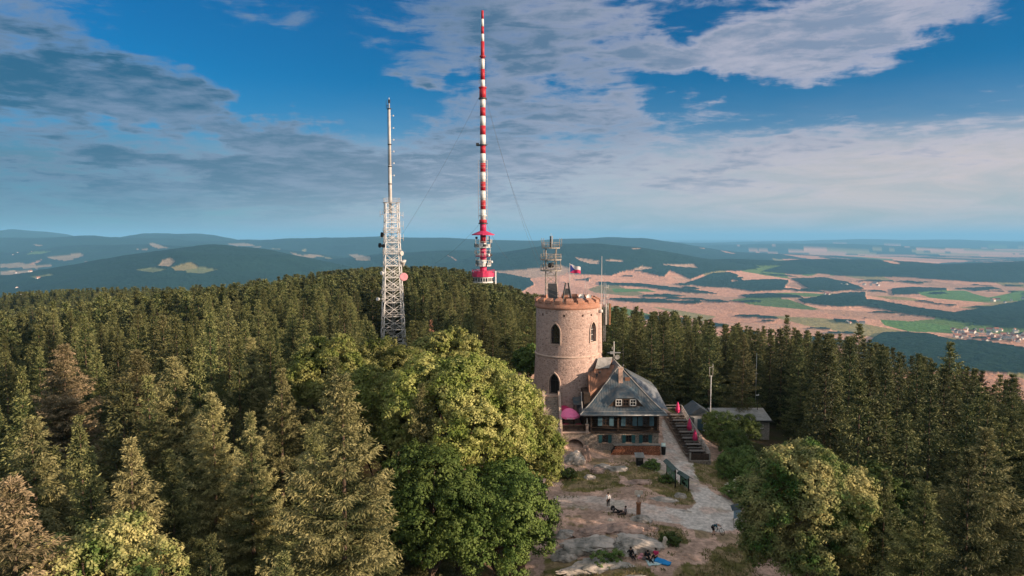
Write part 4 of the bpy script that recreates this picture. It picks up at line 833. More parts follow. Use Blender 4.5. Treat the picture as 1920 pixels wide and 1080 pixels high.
def tower():
    o = thing('stone_tower', (TCX, TCY, 6.6), 'round pinkish granite lookout tower with pointed windows and orange brick battlements', 'tower')
    n = 72; b = B()
    prof = [(5.25, 5.5), (5.15, 8.0), (4.95, 11.0), (4.86, 13.4), (4.78, 13.5), (4.74, 20.7), (4.74, 20.75), (4.15, 20.75), (4.15, 9.0), (4.15, 5.5)]
    vs = []; fs = []
    for r, z in prof:
        for i in range(n): a = 2 * math.pi * i / n; vs.append((TCX + r * math.cos(a), TCY + r * math.sin(a), z))
    m = len(prof)
    for k in range(m):
        for i in range(n): j = (i + 1) % n; k2 = (k + 1) % m; fs.append((k * n + i, k * n + j, k2 * n + j, k2 * n + i))
    b.add(vs, fs, False); w = b.build('wall', MT['tower'], o)
    spec = [(R(-26), 1.45, 15.4, 3.0, 'window'), (R(50), 1.45, 15.6, 2.95, 'window'), (R(-26), 1.62, 8.0, 3.05, 'door'), (R(150), 1.4, 15.4, 3.0, 'window')]
    cut_objs = []
    for phi, ww, z0, h, kd in spec:
        q = B(); pts = place([(x, z) for x, z in ogive(ww, h)], (TCX, TCY, z0), phi, 3.2)
        q.prism(pts, (math.sin(phi) * 3.2, -math.cos(phi) * 3.2, 0)); cut_objs.append(q.build('c', None))
    for a in (-55, -10, 24, 44, 66):
        q = B(); ph = R(a); q.box((TCX + 4.7 * math.sin(ph), TCY - 4.7 * math.cos(ph), 19.6), (.34, .6, .34), rz=ph); cut_objs.append(q.build('c', None))
    for q in cut_objs:
        q.location = q.location + Vector((0, 0, 0))
    cut(w, cut_objs)
    for k, (phi, ww, z0, h, kd) in enumerate(spec):
        r = 4.75 if kd == 'window' else 5.08
        fr = B(); oo = ogive(ww + .34, h + .22); ii = ogive(ww, h)
        O = place([(x, z - (.16 if i < 2 else 0), 0) for i, (x, z) in enumerate(oo)], (TCX, TCY, z0), phi, r + .07); I = place([(x, z, 0) for x, z in ii], (TCX, TCY, z0), phi, r + .07)
        O2 = place([(x, z - (.16 if i < 2 else 0), 0) for i, (x, z) in enumerate(oo)], (TCX, TCY, z0), phi, r - .25); I2 = place([(x, z, 0) for x, z in ii], (TCX, TCY, z0), phi, r - .25)
        nn = len(O); vs = O + I + O2 + I2; fs = []
        for i in range(nn):
            j = (i + 1) % nn; fs += [(i, j, nn + j, nn + i), (nn + i, nn + j, 3 * nn + j, 3 * nn + i), (i, j, 2 * nn + j, 2 * nn + i)]
        fr.add(vs, fs); 
        if kd == 'window':
            p = B(); p.prism(place(ii, (TCX, TCY, z0), phi, r - .55), (math.sin(phi) * .04, -math.cos(phi) * .04, 0)); wo = p.build('window', MT['glass'], o)
            fr.build('frame', MT['trim'], wo)
            g = B()
            def bar(x0, z0_, x1, z1_, wd=.07):
                P0, P1 = place([(x0, z0_), (x1, z1_)], (TCX, TCY, z0), phi, r - .46); g.bar(P0, P1, wd, .06)
            bar(0, 0, 0, h - .15); bar(-ww * .25, 0, -ww * .25, h * .8, .035); bar(ww * .25, 0, ww * .25, h * .8, .035)
            for zz in (.05, .95, 1.75): bar(-ww / 2, zz, ww / 2, zz, .07 if zz != .95 else .1)
            g.build('glazing_bars', MT['wood'] if k != 1 else MT['offwhite'], wo)
        else:
            p = B(); p.prism(place(ii, (TCX, TCY, z0), phi, 4.35), (math.sin(phi) * .08, -math.cos(phi) * .08, 0)); wo = p.build('door', MT['black'], o)
            fr.build('frame', MT['trim'], wo)
            g = B(); P0, P1 = place([(0, 0), (0, h - .3)], (TCX, TCY, z0), phi, 4.45); g.bar(P0, P1, .05, .05); P0, P1 = place([(-ww / 2, 1.9), (ww / 2, 1.9)], (TCX, TCY, z0), phi, 4.45); g.bar(P0, P1, .07, .05); g.build('door_bars', MT['dark_steel'], wo)
    b = B(); b.lathe((TCX, TCY, 0), [(4.80, 13.3), (4.98, 13.36), (4.98, 13.52), (4.74, 13.62)], 72); b.build('string_course', MT['trim'], o)
    b = B(); b.lathe((TCX, TCY, 0), [(4.76, 20.45), (4.96, 20.6), (5.0, 20.85), (4.9, 20.92), (4.9, 21.55), (4.35, 21.55), (4.35, 20.3)], 72); b.build('parapet', MT['brick'], o)
    N = 18
    for k in range(N):
        a = 2 * math.pi * (k + .5) / N; hw = math.pi / N * .62; b = B(); pts = []
        rs = [(5.02, 21.40), (5.02, 21.80), (4.30, 22.12), (4.22, 21.56)]
        vs = []
        for s in (-1, -.33, .33, 1):
            for r, z in rs: vs.append((TCX + r * math.cos(a + s * hw), TCY + r * math.sin(a + s * hw), z))
        fs = []
        for s in range(3):
            for q in range(4): fs.append((s * 4 + q, s * 4 + (q + 1) % 4, (s + 1) * 4 + (q + 1) % 4, (s + 1) * 4 + q))
        fs += [(3, 2, 1, 0), (12, 13, 14, 15)]; b.add(vs, fs); b.build('merlon', MT['brick'], o)
    b = B(); b.lathe((TCX, TCY, 0), [(.01, 20.95), (4.4, 20.9), (4.4, 20.3), (.01, 20.3)], 48, smooth=False); b.build('lookout_floor', MT['brown_roof'], o)
    # stair turret strip on the right side
    b = B(); ph = R(86)
    b.lathe((TCX + 4.55 * math.sin(ph), TCY - 4.55 * math.cos(ph), 0), [(.95, 6), (.85, 12), (.68, 20.9), (.60, 21.0), (.01, 21.02)], 20); b.build('stair_turret', MT['tower'], o)
    # hatch roof and lantern frame on the lookout deck
    b = B(); x0, x1 = 5.55, 6.95; b.prism([(x0, 103.0, 21.0), (x0, 106.2, 21.0), (x0, 106.2, 23.9), (x0, 105.6, 23.9)], (x1 - x0, 0, 0)); h = b.build('stair_hatch', MT['dark_steel'], o)
    b = B(); b.bar((6.95 + .06, 103.0, 21.06), (6.95 + .06, 105.7, 23.98), .14, .1); b.bar((5.5, 103.0, 21.06), (5.5, 105.7, 23.98), .1, .1); b.build('edge_board', MT['trim'], h)
    b = B()
    for sx, sy in ((-.75, -.6), (.75, -.6), (.75, .6), (-.75, .6)): b.bar((8.35 + sx, 103.4 + sy, 21), (8.35 + sx * .25, 103.4 + sy * .25, 24.2), .16, .16)
    b.bar((7.75, 103.0, 22.4), (8.95, 103.0, 22.4), .1, .12); b.bar((7.95, 103.2, 23.3), (8.75, 103.2, 23.3), .1, .1)
    b.prism([(7.95, 102.95, 22.5), (8.75, 102.95, 22.5), (8.62, 103.1, 23.3), (8.1, 103.1, 23.3)], (0, .05, 0)); b.build('lantern_frame', MT['dark_steel'], o)
    # staircase
    sx, phi = 0, R(-26)
    top = Vector((TCX + 5.1 * math.sin(phi), TCY - 5.1 * math.cos(phi), 8.0)); b = B(); ns = 22
    for k in range(ns):
        y1 = top.y - .2 - k * .26; z = 8.0 - (k + .5) * .195; wd = 1.9 + k * .02
        b.bx(top.x - .45 - wd / 2, top.x - .45 + wd / 2, y1 - .26, y1, z - 1.6, z)
    st = b.build('staircase', MT['stone'], o)
    for s in (-1, 1):
        b = B(); xw = top.x - .45 + s * 1.15
        b.prism([(xw - .17, 99.2, 8.55), (xw - .17, 98.4, 8.55), (xw - .17, 94.2, 4.3), (xw - .17, 94.2, 2.4), (xw - .17, 99.2, 6.0)], (.34, 0, 0)); b.build('stair_wall', MT['trim'], st)
    b = B(); b.bx(top.x - 1.6, top.x + 1.3, 97.6 + 1.2, 100.3, 6.0, 7.98); b.build('landing', MT['trim'], st)
tower()
# things standing on the lookout deck
def dish(name, loc, r, facing, label, mt='white', parent=None, pole=.8, cone=False, group=None):
    o = thing(name, loc, label, 'antenna dish', group) if parent is None else None
    L = Vector(loc); f = Vector(facing).normalized(); c = L + Vector((0, 0, pole)); U = Vector((0, 0, 1)); X = U.cross(f).normalized(); Z = f.cross(X)
    b = B(); prof = [(.02, 0), (r * .5, .06 * r), (r, .28 * r), (r, .42 * r if not cone else 1.0 * r), (r * .96, .42 * r if not cone else 1.0 * r), (r * .90, .30 * r), (.02, .12 * r)]
    n = 18; vs = []; 
    for q, h in prof:
        for i in range(n): t = 2 * math.pi * i / n; vs.append(c + X * q * math.cos(t) + Z * q * math.sin(t) + f * h)
    fs = [(k * n + i, k * n + (i + 1) % n, (k + 1) * n + (i + 1) % n, (k + 1) * n + i) for k in range(len(prof) - 1) for i in range(n)]
    b.add(vs, fs, True); b.build('reflector', MT[mt], o)
    b = B()
    if pole > 0: b.tube(L, c, .035, .035, 6)
    b.tube(c + f * .1 * r, c + f * r * .8, .02, .03, 6); b.build('mount', MT['steel'], o)
    return o
dish('dish_antenna', tuple(P(1089, 566, 103.0)), .42, (.3, -1, .1), 'left one of two round white dishes on the lookout deck')
dish('dish_antenna', tuple(P(1103, 567, 102.6)), .42, (.4, -1, .1), 'right one of two round white dishes on the lookout deck')
def flag():
    p = P(1068, 556, 104.0); top = P(1068, 496, 104.0); o = thing('flagpole', (p.x, p.y, 21.0), 'thin pole flying a small white, red and blue flag above the tower', 'flagpole')
    b = B(); b.tube((p.x, p.y, 21.0), (p.x, p.y, top.z + .1), .05, .03, 8); b.lathe((p.x, p.y, top.z + .1), [(.01, .12), (.06, .05), (.06, 0), (.01, -.02)], 8); b.build('pole', MT['offwhite'], o)
    W_, H_, n = 1.62, 1.30, 14
    def pt(u, v): return (p.x + .04 + W_ * u, p.y + .16 * math.sin(u * 7) * u, top.z - H_ * v * (1 - .25 * u) - .42 * u ** 1.3 + .05 * math.sin(u * 9 + v))
    def quad(u0, v0, u1, v1, m, name, poly=None):
        pass
    wh, rd, bl = B(), B(), B()
    for i in range(n):
        for j in range(n):
            cs = [(i / n, j / n), ((i + 1) / n, j / n), ((i + 1) / n, (j + 1) / n), (i / n, (j + 1) / n)]
            cu, cv = (i + .5) / n, (j + .5) / n
            tri = cu < .5 * (1 - abs(cv - .5) * 2)
            t = bl if tri else (wh if cv < .5 else rd)
            f = [pt(*c) for c in cs]; g = [(a, y + .012, z) for a, y, z in f]
            t.add(f + g, [(0, 1, 2, 3), (7, 6, 5, 4)])
    fl = wh.build('flag', MT['flag_white'], o); rd.build('red_field', MT['flag_red'], fl); bl.build('blue_wedge', MT['flag_blue'], fl)
flag()
def thin_mast(name, px, ptop, pbot, Y, r, label, extras=None, mt='offwhite', z0=None):
    a = P(px, pbot, Y); t = P(px, ptop, Y); zb = a.z if z0 is None else z0
    o = thing(name, (a.x, Y, zb), label, 'antenna mast'); b = B(); b.tube((a.x, Y, zb), (a.x, Y, t.z), r, r * .6, 8); b.build('pole', MT[mt], o)
    if extras: extras(o, a.x, Y, zb, t.z)
    return o
def brackets(o, x, Y, z0, z1):
    b = B()
    for z in (z0 + 1.2, z0 + 3.6, 20.2): b.tube((12.9, Y, z), (x + .9, Y - .1, z), .035, .035, 6)
    b.build('bracket', MT['dark_steel'], o)
    b = B(); b.lathe((x - .15, Y - .4, 19.9), [(.02, .28), (.3, .22), (.34, 0), (.3, -.22), (.02, -.28)], 12); b.build('radome', MT['offwhite'], o)
thin_mast('antenna_mast', 1127, 480, 636, 103.6, .055, 'tall thin white pole bracketed to the right side of the round tower', brackets)
def lattice_small(o, x, Y, z0, z1):
    b = B(); w = .32
    for a, c in ((-w, -w), (w, -w), (w, w), (-w, w)): b.tube((x + a * .5, Y + c * .5, z0), (x + a * .5, Y + c * .5, z1 - 1.5), .025, .025, 5)
    k = 0; z = z0
    while z < z1 - 2: b.bar((x - w / 2, Y - w / 2, z), (x + w / 2, Y - w / 2, z + .45), .03); b.bar((x + w / 2, Y - w / 2, z + .45), (x - w / 2, Y - w / 2, z + .9), .03); z += .9
    b.build('lattice', MT['steel'], o)
    for i, zz in enumerate((z1 - 2.2, z1 - 3.6, z1 - 5.1)):
        b = B(); b.tube((x - .55, Y, zz), (x + .55, Y, zz), .03, .03, 5)
        for s in (-.55, -.25, .3, .55): b.tube((x + s, Y, zz - .35), (x + s, Y, zz + .4), .035, .035, 5)
        b.build('dipole_array', MT['offwhite'], o)
thin_mast('antenna_mast', 1133, 512, 640, 104.5, .03, 'slim grey lattice mast with small dipoles right beside the round tower', lattice_small, 'steel')
def panels(o, x, Y, z0, z1):
    for dx, m, n_ in ((-.28, 'offwhite', 'white_panel'), (.28, 'wood_warm', 'brown_panel')):
        b = B(); b.box((x + dx, Y, (z0 + z1) / 2 - .6), (.22, .16, (z1 - z0) * .75)); b.build('panel_antenna', MT[m], o)
thin_mast('antenna_mast', 1140, 556, 608, 104.2, .05, 'pole with two long vertical panel antennas farthest right of the tower', panels, 'steel')
def whips(o, x, Y, z0, z1):
    b = B()
    for dx, h in ((-.5, .6), (-.25, .9), (.3, .75), (.55, .5)): b.tube((x + dx, Y, z0 + .9), (x + dx, Y, z0 + .9 + h), .03, .03, 5)
    b.tube((x - .6, Y, z0 + 1.3), (x + .6, Y, z0 + 1.3), .03, .03, 5); b.box((x, Y, z0 + .5), (.5, .3, .6)); b.build('antenna_cluster', MT['steel'], o)
thin_mast('antenna_mast', 1097, 518, 560, 105.5, .035, 'short pole with a cluster of small aerials on the back of the lookout deck', whips, 'steel', 20.9)
thin_mast('antenna_mast', 1102, 522, 560, 106.5, .03, 'plain thin rod behind the aerial cluster on the lookout deck', None, 'steel', 20.9)
# platform tower behind
def platform_tower():
    Y = 135.0; x = P(1033, 500, Y).x; z0 = gz(x, Y) - .3; zt = P(1033, 465, Y).z
    o = thing('relay_tower', (x, Y, z0), 'pale lattice relay tower with three round platforms just behind the round tower', 'relay tower')
    b = B(); w = 1.02
    cs = [(-w, -w), (w, -w), (w, w), (-w, w)]
    for a, c in cs: b.tube((x + a, Y + c, z0), (x + a, Y + c, zt), .10, .08, 6)
    z = z0
    while z < zt - 1:
        for i in range(4):
            a, c = cs[i], cs[(i + 1) % 4]; b.bar((x + a[0], Y + a[1], z), (x + c[0], Y + c[1], z + 1.5), .07); b.bar((x + c[0], Y + c[1], z), (x + a[0], Y + a[1], z + 1.5), .07); b.bar((x + a[0], Y + a[1], z), (x + c[0], Y + c[1], z), .07)
        z += 1.5
    b.build('lattice', MT['wood_grey'], o)
    for py, r in ((466, 1.75), (488, 2.05), (508, 2.05)):
        zz = P(1033, py, Y).z; b = B(); b.lathe((x, Y, zz), [(.4, 0), (r, 0), (r, .22), (.4, .22), (.4, 0)], 20, smooth=False); pf = b.build('platform', MT['wood_grey'], o)
        b = B()
        for k in range(16): a = 6.2832 * k / 16; b.tube((x + r * math.cos(a), Y + r * math.sin(a), zz + .2), (x + r * math.cos(a), Y + r * math.sin(a), zz + 1.2), .03, .03, 5)
        for h in (.7, 1.2): b.lathe((x, Y, zz + h), [(r - .03, 0), (r + .03, 0), (r + .03, .05), (r - .03, .05), (r - .03, 0)], 20, smooth=False)
        b.build('railing', MT['wood_grey'], pf)
    zz = P(1033, 497, Y).z; b = B(); b.lathe((x - .1, Y - 1.5, zz), [(.02, .5), (.5, .45), (.62, 0), (.5, -.4), (.02, -.45)], 14); b.build('drum_antenna', MT['black'], o)
    b = B()
    for k in range(9):
        rg = random.Random(k); a = rg.uniform(3.2, 6.2); zz = P(1033, rg.choice([462, 484, 490, 503]), Y).z; b.tube((x + 2.1 * math.cos(a), Y + 2.1 * math.sin(a), zz), (x + 2.1 * math.cos(a), Y + 2.1 * math.sin(a), zz + 1.6), .06, .06, 6)
    b.build('side_aerial', MT['wood_grey'], o)
    b = B(); b.box((x - .12, Y - .1, (zt + P(1033, 445, Y).z) / 2 + .2), (.26, .3, 2.2)); b.build('black_panel', MT['black'], o)
    b = B(); b.box((x + .22, Y, (zt + P(1033, 445, Y).z) / 2 + .2), (.2, .3, 2.3)); b.tube((x, Y, zt), (x, Y, P(1033, 437, Y).z), .05, .03, 6); b.build('top_panel', MT['offwhite'], o)
platform_tower()
# ---------------------------------------------------------------- white lattice tower
def lattice_tower():
    Y = 180.0; c0 = P(735.5, 500, Y); x = c0.x; z0 = gz(x, Y) - .5
    zz = lambda py: P(735, py, Y).z
    o = thing('lattice_tower', (x, Y, z0), 'white square lattice tower topped by a slim tube mast left of the striped mast', 'transmitter tower')
    lv = [(z0, 3.3)] + [(zz(py), w) for py, w in ((640, 2.85), (616, 2.72), (592, 2.58), (566, 2.42), (543, 2.30), (520, 2.18), (498, 2.08), (476, 1.98), (455, 1.88), (436, 1.80), (417, 1.74), (398, 1.70), (380, 1.66))]
    rot = R(18)
    def cor(k, w): a = rot + math.pi / 4 + k * math.pi / 2; return Vector((x + w * 1.414 * math.cos(a), Y + w * 1.414 * math.sin(a), 0))
    legs = [B() for _ in range(4)]; br = B()
    for i in range(len(lv) - 1):
        (za, wa), (zb, wb) = lv[i], lv[i + 1]
        for k in range(4):
            p, q = cor(k, wa) + Vector((0, 0, za)), cor(k, wb) + Vector((0, 0, zb)); legs[k].tube(p, q, .14, .13, 6)
            p2, q2 = cor(k + 1, wa) + Vector((0, 0, za)), cor(k + 1, wb) + Vector((0, 0, zb))
            br.bar(p, q2, .09); br.bar(p2, q, .09); br.bar(q, q2, .12); m1, m2 = (p + q) / 2, (p2 + q2) / 2; br.bar(m1, m2, .06)
            br.bar((p + p2) / 2, m1, .08); br.bar((p + p2) / 2, m2, .08)
    [g_.build('corner_leg', MT['white'], o) for g_ in legs]; br.build('bracing', MT['white'], o)
    b = B()
    for k in range(4):
        a = rot + k * 1.5708; b.tube((x + .5 * math.cos(a), Y + .5 * math.sin(a), z0), (x + .5 * math.cos(a), Y + .5 * math.sin(a), zz(380)), .07, .07, 5)
    z = z0
    while z < zz(382): b.lathe((x, Y, z), [(.5, 0), (.56, 0), (.56, .08), (.5, .08)], 8); z += 1.1
    b.build('ladder_cage', MT['offwhite'], o)
    for py, w in ((380, 1.95), (436, 2.1), (476, 2.25), (543, 2.5), (592, 2.7)):
        b = B(); M_ = Matrix.Rotation(rot, 3, 'Z'); z = zz(py)
        for s in (-1, 1):
            for ax in (0, 1):
                c = Vector((s * w * .9, 0, 0)) if ax == 0 else Vector((0, s * w * .9, 0)); d = (.7, 2 * w, .07) if ax == 0 else (2 * w - .7, .7, .067); b.box(M_ @ c + Vector((x, Y, z)), d, M=M_)
        pf = b.build('platform', MT['offwhite'], o); b = B()
        for k in range(4):
            p, q = cor(k, w), cor(k + 1, w)
            for h in (.55, 1.1): b.bar(p + Vector((0, 0, z + h)), q + Vector((0, 0, z + h)), .05)
            for f in (0, .33, .66): r_ = p.lerp(q, f); b.bar(r_ + Vector((0, 0, z)), r_ + Vector((0, 0, z + 1.1)), .05)
        b.build('railing', MT['offwhite'], pf)
    xt = P(731, 300, Y).x
    b = B(); b.tube((xt, Y, zz(400)), (xt, Y, zz(310)), .42, .40, 12); b.tube((xt, Y, zz(310)), (xt, Y, zz(204)), .36, .30, 12); b.tube((xt, Y, zz(204)), (xt, Y, zz(183)), .16, .08, 8); b.build('tube_mast', MT['offwhite'], o)
    b = B(); b.tube((xt - .48, Y - .1, zz(380)), (xt - .42, Y - .1, zz(196)), .05, .05, 5)
    z = zz(380)
    while z < zz(200): b.bar((xt - .48, Y - .1, z), (xt - .1, Y - .1, z), .07); z += 1.0
    b.build('cable_ladder', MT['dark_steel'], o)
    for py in (204, 271, 312, 345):
        b = B(); b.lathe((xt, Y, zz(py)), [(.3, -.15), (.55, -.1), (.55, .1), (.3, .15)], 12); b.build('collar', MT['dark_steel'], o)
    b = B(); b.tube((xt - .8, Y, zz(198)), (xt + .3, Y, zz(198)), .05, .05, 5); b.tube((xt - .75, Y, zz(204)), (xt - .75, Y, zz(188)), .06, .05, 5); b.box((xt, Y, zz(190)), (.5, .4, .9)); b.build('top_aerial', MT['dark_steel'], o)
    for py in (217, 240, 262, 284, 306, 329):
        b = B(); z = zz(py); b.tube((xt + .3, Y, z), (xt + 1.0, Y, z), .035, .035, 5); b.box((xt + 1.05, Y, z), (.28, .28, .36)); b.build('side_aerial', MT['white'], o)
    for s, py, h in ((-1, 402, 1.6), (1, 404, 1.6), (1, 424, 2.2), (-1, 548, 1.2), (1, 447, 1.8), (-1, 445, 1)):
        b = B(); z = zz(py); xx = x + s * 3.0; b.tube((x + s * 1.6, Y, z), (xx, Y, z), .05, .05, 5); b.tube((xx, Y, z - h * .4), (xx, Y, z + h * .6), .06, .06, 5); b.tube((xx - s * .6, Y, z), (xx - s * .6, Y, z + h * .6), .05, .05, 5); b.build('side_aerial', MT['offwhite'], o)
    def drum(px, py, r, f, m, cone=False):
        c = P(px, py, Y - 1.2); f = Vector(f).normalized(); X = Vector((0, 0, 1)).cross(f).normalized(); Z = f.cross(X); n = 16; b = B(); vs = []
        prof = [(.02, -.3), (r * .8, -.25), (r, 0), (r, .35), (r * .93, .37), (.02, .2)] if not cone else [(.05, -1.5), (r * .9, -.1), (r, 0), (r, .15), (.02, .15)]
        for q, h in prof:
            for i in range(n): t = 2 * math.pi * i / n; vs.append(c + X * q * math.cos(t) + Z * q * math.sin(t) + f * h)
        b.add(vs, [(k * n + i, k * n + (i + 1) % n, (k + 1) * n + (i + 1) % n, (k + 1) * n + i) for k in range(len(prof) - 1) for i in range(n)], True)
        b.tube(c, (x + (1.9 if c.x > x else -1.9), Y, c.z), .08, .08, 6); b.build('dish', MT[m], o)
    drum(717, 440, .62, (-1, -.5, 0), 'black'); drum(713, 460, .62, (-1, -.6, 0), 'black'); drum(720, 461, .5, (-.3, -1, 0), 'dark_steel')
    drum(752, 475, .65, (1, -.6, 0), 'offwhite'); drum(755, 490, .95, (-.1, -.3, 1), 'offwhite', True); drum(757, 519, 1.05, (.2, -1, 0), 'cl_pink'); drum(717, 512, .5, (-1, -1, 0), 'white')
    drum(709, 561, .45, (-.5, -1, .3), 'white')
lattice_tower()
# ---------------------------------------------------------------- tall striped guyed mast
def striped_mast():
    Y = 380.0; x = P(906, 500, Y).x; z0 = gz(x, Y) - .5; z = lambda py: P(906, py, Y).z
    o = thing('broadcast_mast', (x, Y, z0), 'very tall red and white striped guyed broadcast mast with a pink platform base', 'broadcast mast')
    # building at the foot
    def octo(r, za, zb, n=12): 
        b = B(); b.lathe((x, Y, 0), [(r, za), (r, zb)], n, smooth=False, caps=True); return b
    octo(5.6, z0, z(518.5)).build('base_building', MT['white'], o)
    for k in range(24):
        a = 6.2832 * (k + .5) / 24
        if math.sin(a) > .3: continue
        b = B(); b.box((x + 5.5 * math.cos(a), Y + 5.5 * math.sin(a), (z(527) + z(520.5)) / 2), (.25, .85, z(520.5) - z(527)), rz=a); b.build('base_window', MT['glass'], o)
    octo(6.3, z(518.5), z(511)).build('gallery_ring', MT['magenta'], o); octo(5.2, z(511) + .004, z(508)).build('roof', MT['magenta'], o)
    b = B()
    for k in range(24):
        a = 6.2832 * k / 24; b.tube((x + 6.2 * math.cos(a), Y + 6.2 * math.sin(a), z(511)), (x + 6.2 * math.cos(a), Y + 6.2 * math.sin(a), z(506)), .07, .07, 4)
    b.lathe((x, Y, z(506)), [(6.15, 0), (6.28, 0), (6.28, .14), (6.15, .14)], 24); b.build('gallery_railing', MT['magenta'], o)
    b = B(); b.tube((x + 6.9, Y - 1, z0), (x + 6.9, Y - 1, z(508)), .45, .4, 10); b.build('side_pipe', MT['white'], o)
    # open platform storeys
    for j, (py, r, m) in enumerate(((499, 4.3, 'white'), (481, 4.2, 'magenta'), (464, 4.4, 'white'))):
        b = B(); b.lathe((x, Y, z(py)), [(1.2, 0), (r, 0), (r, .5), (1.2, .5)], 16, smooth=False); pf = b.build('platform', MT[m], o)
        b = B()
        for k in range(16):
            a = 6.2832 * k / 16; c, s = math.cos(a), math.sin(a); b.tube((x + r * c, Y + r * s, z(py)), (x + r * c, Y + r * s, z(py) + (4.6 if k % 2 else 1.4)), .09, .09, 4)
        for h in (.9, 1.5, 3.2): b.lathe((x, Y, z(py) + h), [(r - .08, 0), (r + .08, 0), (r + .08, .16), (r - .08, .16)], 16)
        b.build('railing', MT['offwhite'], pf)
    rg = random.Random(3)
    for k in range(26):
        a = rg.uniform(3.0, 6.5); py = rg.choice([496, 491, 478, 473, 460, 452, 446]); r = rg.uniform(3.6, 4.9); b = B(); c = (x + r * math.cos(a), Y + r * math.sin(a), z(py))
        if k % 3 == 0: b.lathe(c, [(.02, -.7), (.6, -.6), (.7, 0), (.6, .6), (.02, .7)], 10)
        else: b.box(c, (.5, .4, 2.0), rz=a)
        b.build('antenna_unit', MT[rg.choice(['white', 'dark_steel', 'offwhite', 'black'])], o)
    # cone roof
    b = B(); n = 12; b.lathe((x, Y, 0), [(6.3, z(441)), (6.35, z(439.5)), (1.5, z(432.5)), (1.4, z(433.5)), (6.2, z(441))], n, smooth=False); b.build('cone_canopy', MT['magenta'], o)
    # tube in bands: (py_low, py_high, radius, colour)
    Bd = [(512, 500, 1.9, 'magenta'), (500, 487, 1.8, 'white'), (487, 466, 1.8, 'magenta'), (466, 455, 1.7, 'white'), (455, 432, 1.6, 'red'), (432, 418, 1.75, 'magenta'), (418, 412, 2.1, 'red'), (412, 393, 1.48, 'white'), (393, 376, 1.48, 'red'), (376, 358, 1.48, 'white'), (358, 341, 1.48, 'red'),
          (341, 323, 1.48, 'white'), (323, 306, 1.48, 'red'), (306, 288, 1.48, 'white'), (288, 272, 1.48, 'red'), (272, 253, 1.55, 'white'), (253, 236, 1.55, 'red'), (236, 218, 1.5, 'white'), (218, 202, 1.5, 'red'), (202, 185, 1.5, 'white'), (185, 164, 1.8, 'red'),
          (164, 150, 1.2, 'white'), (150, 130, 1.2, 'red'), (130, 111, 1.1, 'white'), (111, 78, 1.0, 'red'), (78, 64, .85, 'white'), (64, 50, .8, 'red'), (50, 36, .75, 'white'), (36, 20, .7, 'red')]
    for lo, hi, r, m in Bd:
        b = B(); b.tube((x, Y, z(lo)), (x, Y, z(hi)), r, r, 16, caps=True); b.build('band', MT[m], o)
    for py, r, m in ((185, 2.3, 'dark_steel'), (164.5, 2.2, 'red'), (272, 2.3, 'dark_steel'), (106, 1.6, 'red'), (419, 2.6, 'dark_steel'), (404, 2.2, 'offwhite')):
        b = B(); b.lathe((x, Y, z(py)), [(.8, -.3), (r, -.3), (r, .3), (.8, .3)], 14, smooth=False); b.build('collar', MT[m], o)
    b = B()
    for py in range(112, 158, 4):
        for s in (-1, 1): b.tube((x + s * .9, Y - .4, z(py)), (x + s * 1.9, Y - .6, z(py)), .07, .07, 4); b.tube((x + s * 1.9, Y - .6, z(py) - .5), (x + s * 1.9, Y - .6, z(py) + .5), .07, .07, 4)
    b.build('dipole_array', MT['dark_steel'], o)
    b = B()
    for s, d in ((-1, .5), (1, .5), (-1, -1.2), (1, -1.2)):
        xx = x + s * 2.5; yy = Y + d; b.tube((xx, yy, z(412)), (xx, yy, z(300)), .06, .06, 4)
    for py in range(302, 414, 7): b.lathe((x, Y, z(py)), [(2.5, 0), (2.58, 0), (2.58, .1), (2.5, .1)], 12)
    b.build('service_cage', MT['offwhite'], o)
    b = B(); b.box((x - 2.9, Y - .5, z(271)), (1.6, 1, 1.6)); b.tube((x - 3, Y, z(274)), (x + 3.2, Y, z(270)), .15, .12, 5); b.build('camera_unit', MT['dark_steel'], o)
    for (ax, ay, az_), (bx_, by_, bz_) in [((x - 1.8, Y, z(181)), tuple(P(690, 520, 430))), ((x + 1.8, Y, z(181)), tuple(P(1005, 480, 425))), ((x + 1.8, Y, z(186)), tuple(P(1010, 470, 300))), ((x - 1.8, Y, z(419)), tuple(P(815, 494, 400))), ((x + 1.8, Y, z(419)), tuple(P(952, 485, 410)))]:
        b = B(); A, E = Vector((ax, ay, az_)), Vector((bx_, by_, bz_)); n = 14; pr = A; d = E - A
        if d.length > 60: E = A + d * 1.12; d = E - A
        for k in range(1, n + 1):
            f = k / n; q = A + d * f - Vector((0, 0, 1)) * d.length * .05 * 4 * f * (1 - f); b.tube(pr, q, .05, .05, 5, caps=False); pr = q
        b.build('guy_rope', MT['wire'], o)
striped_mast()
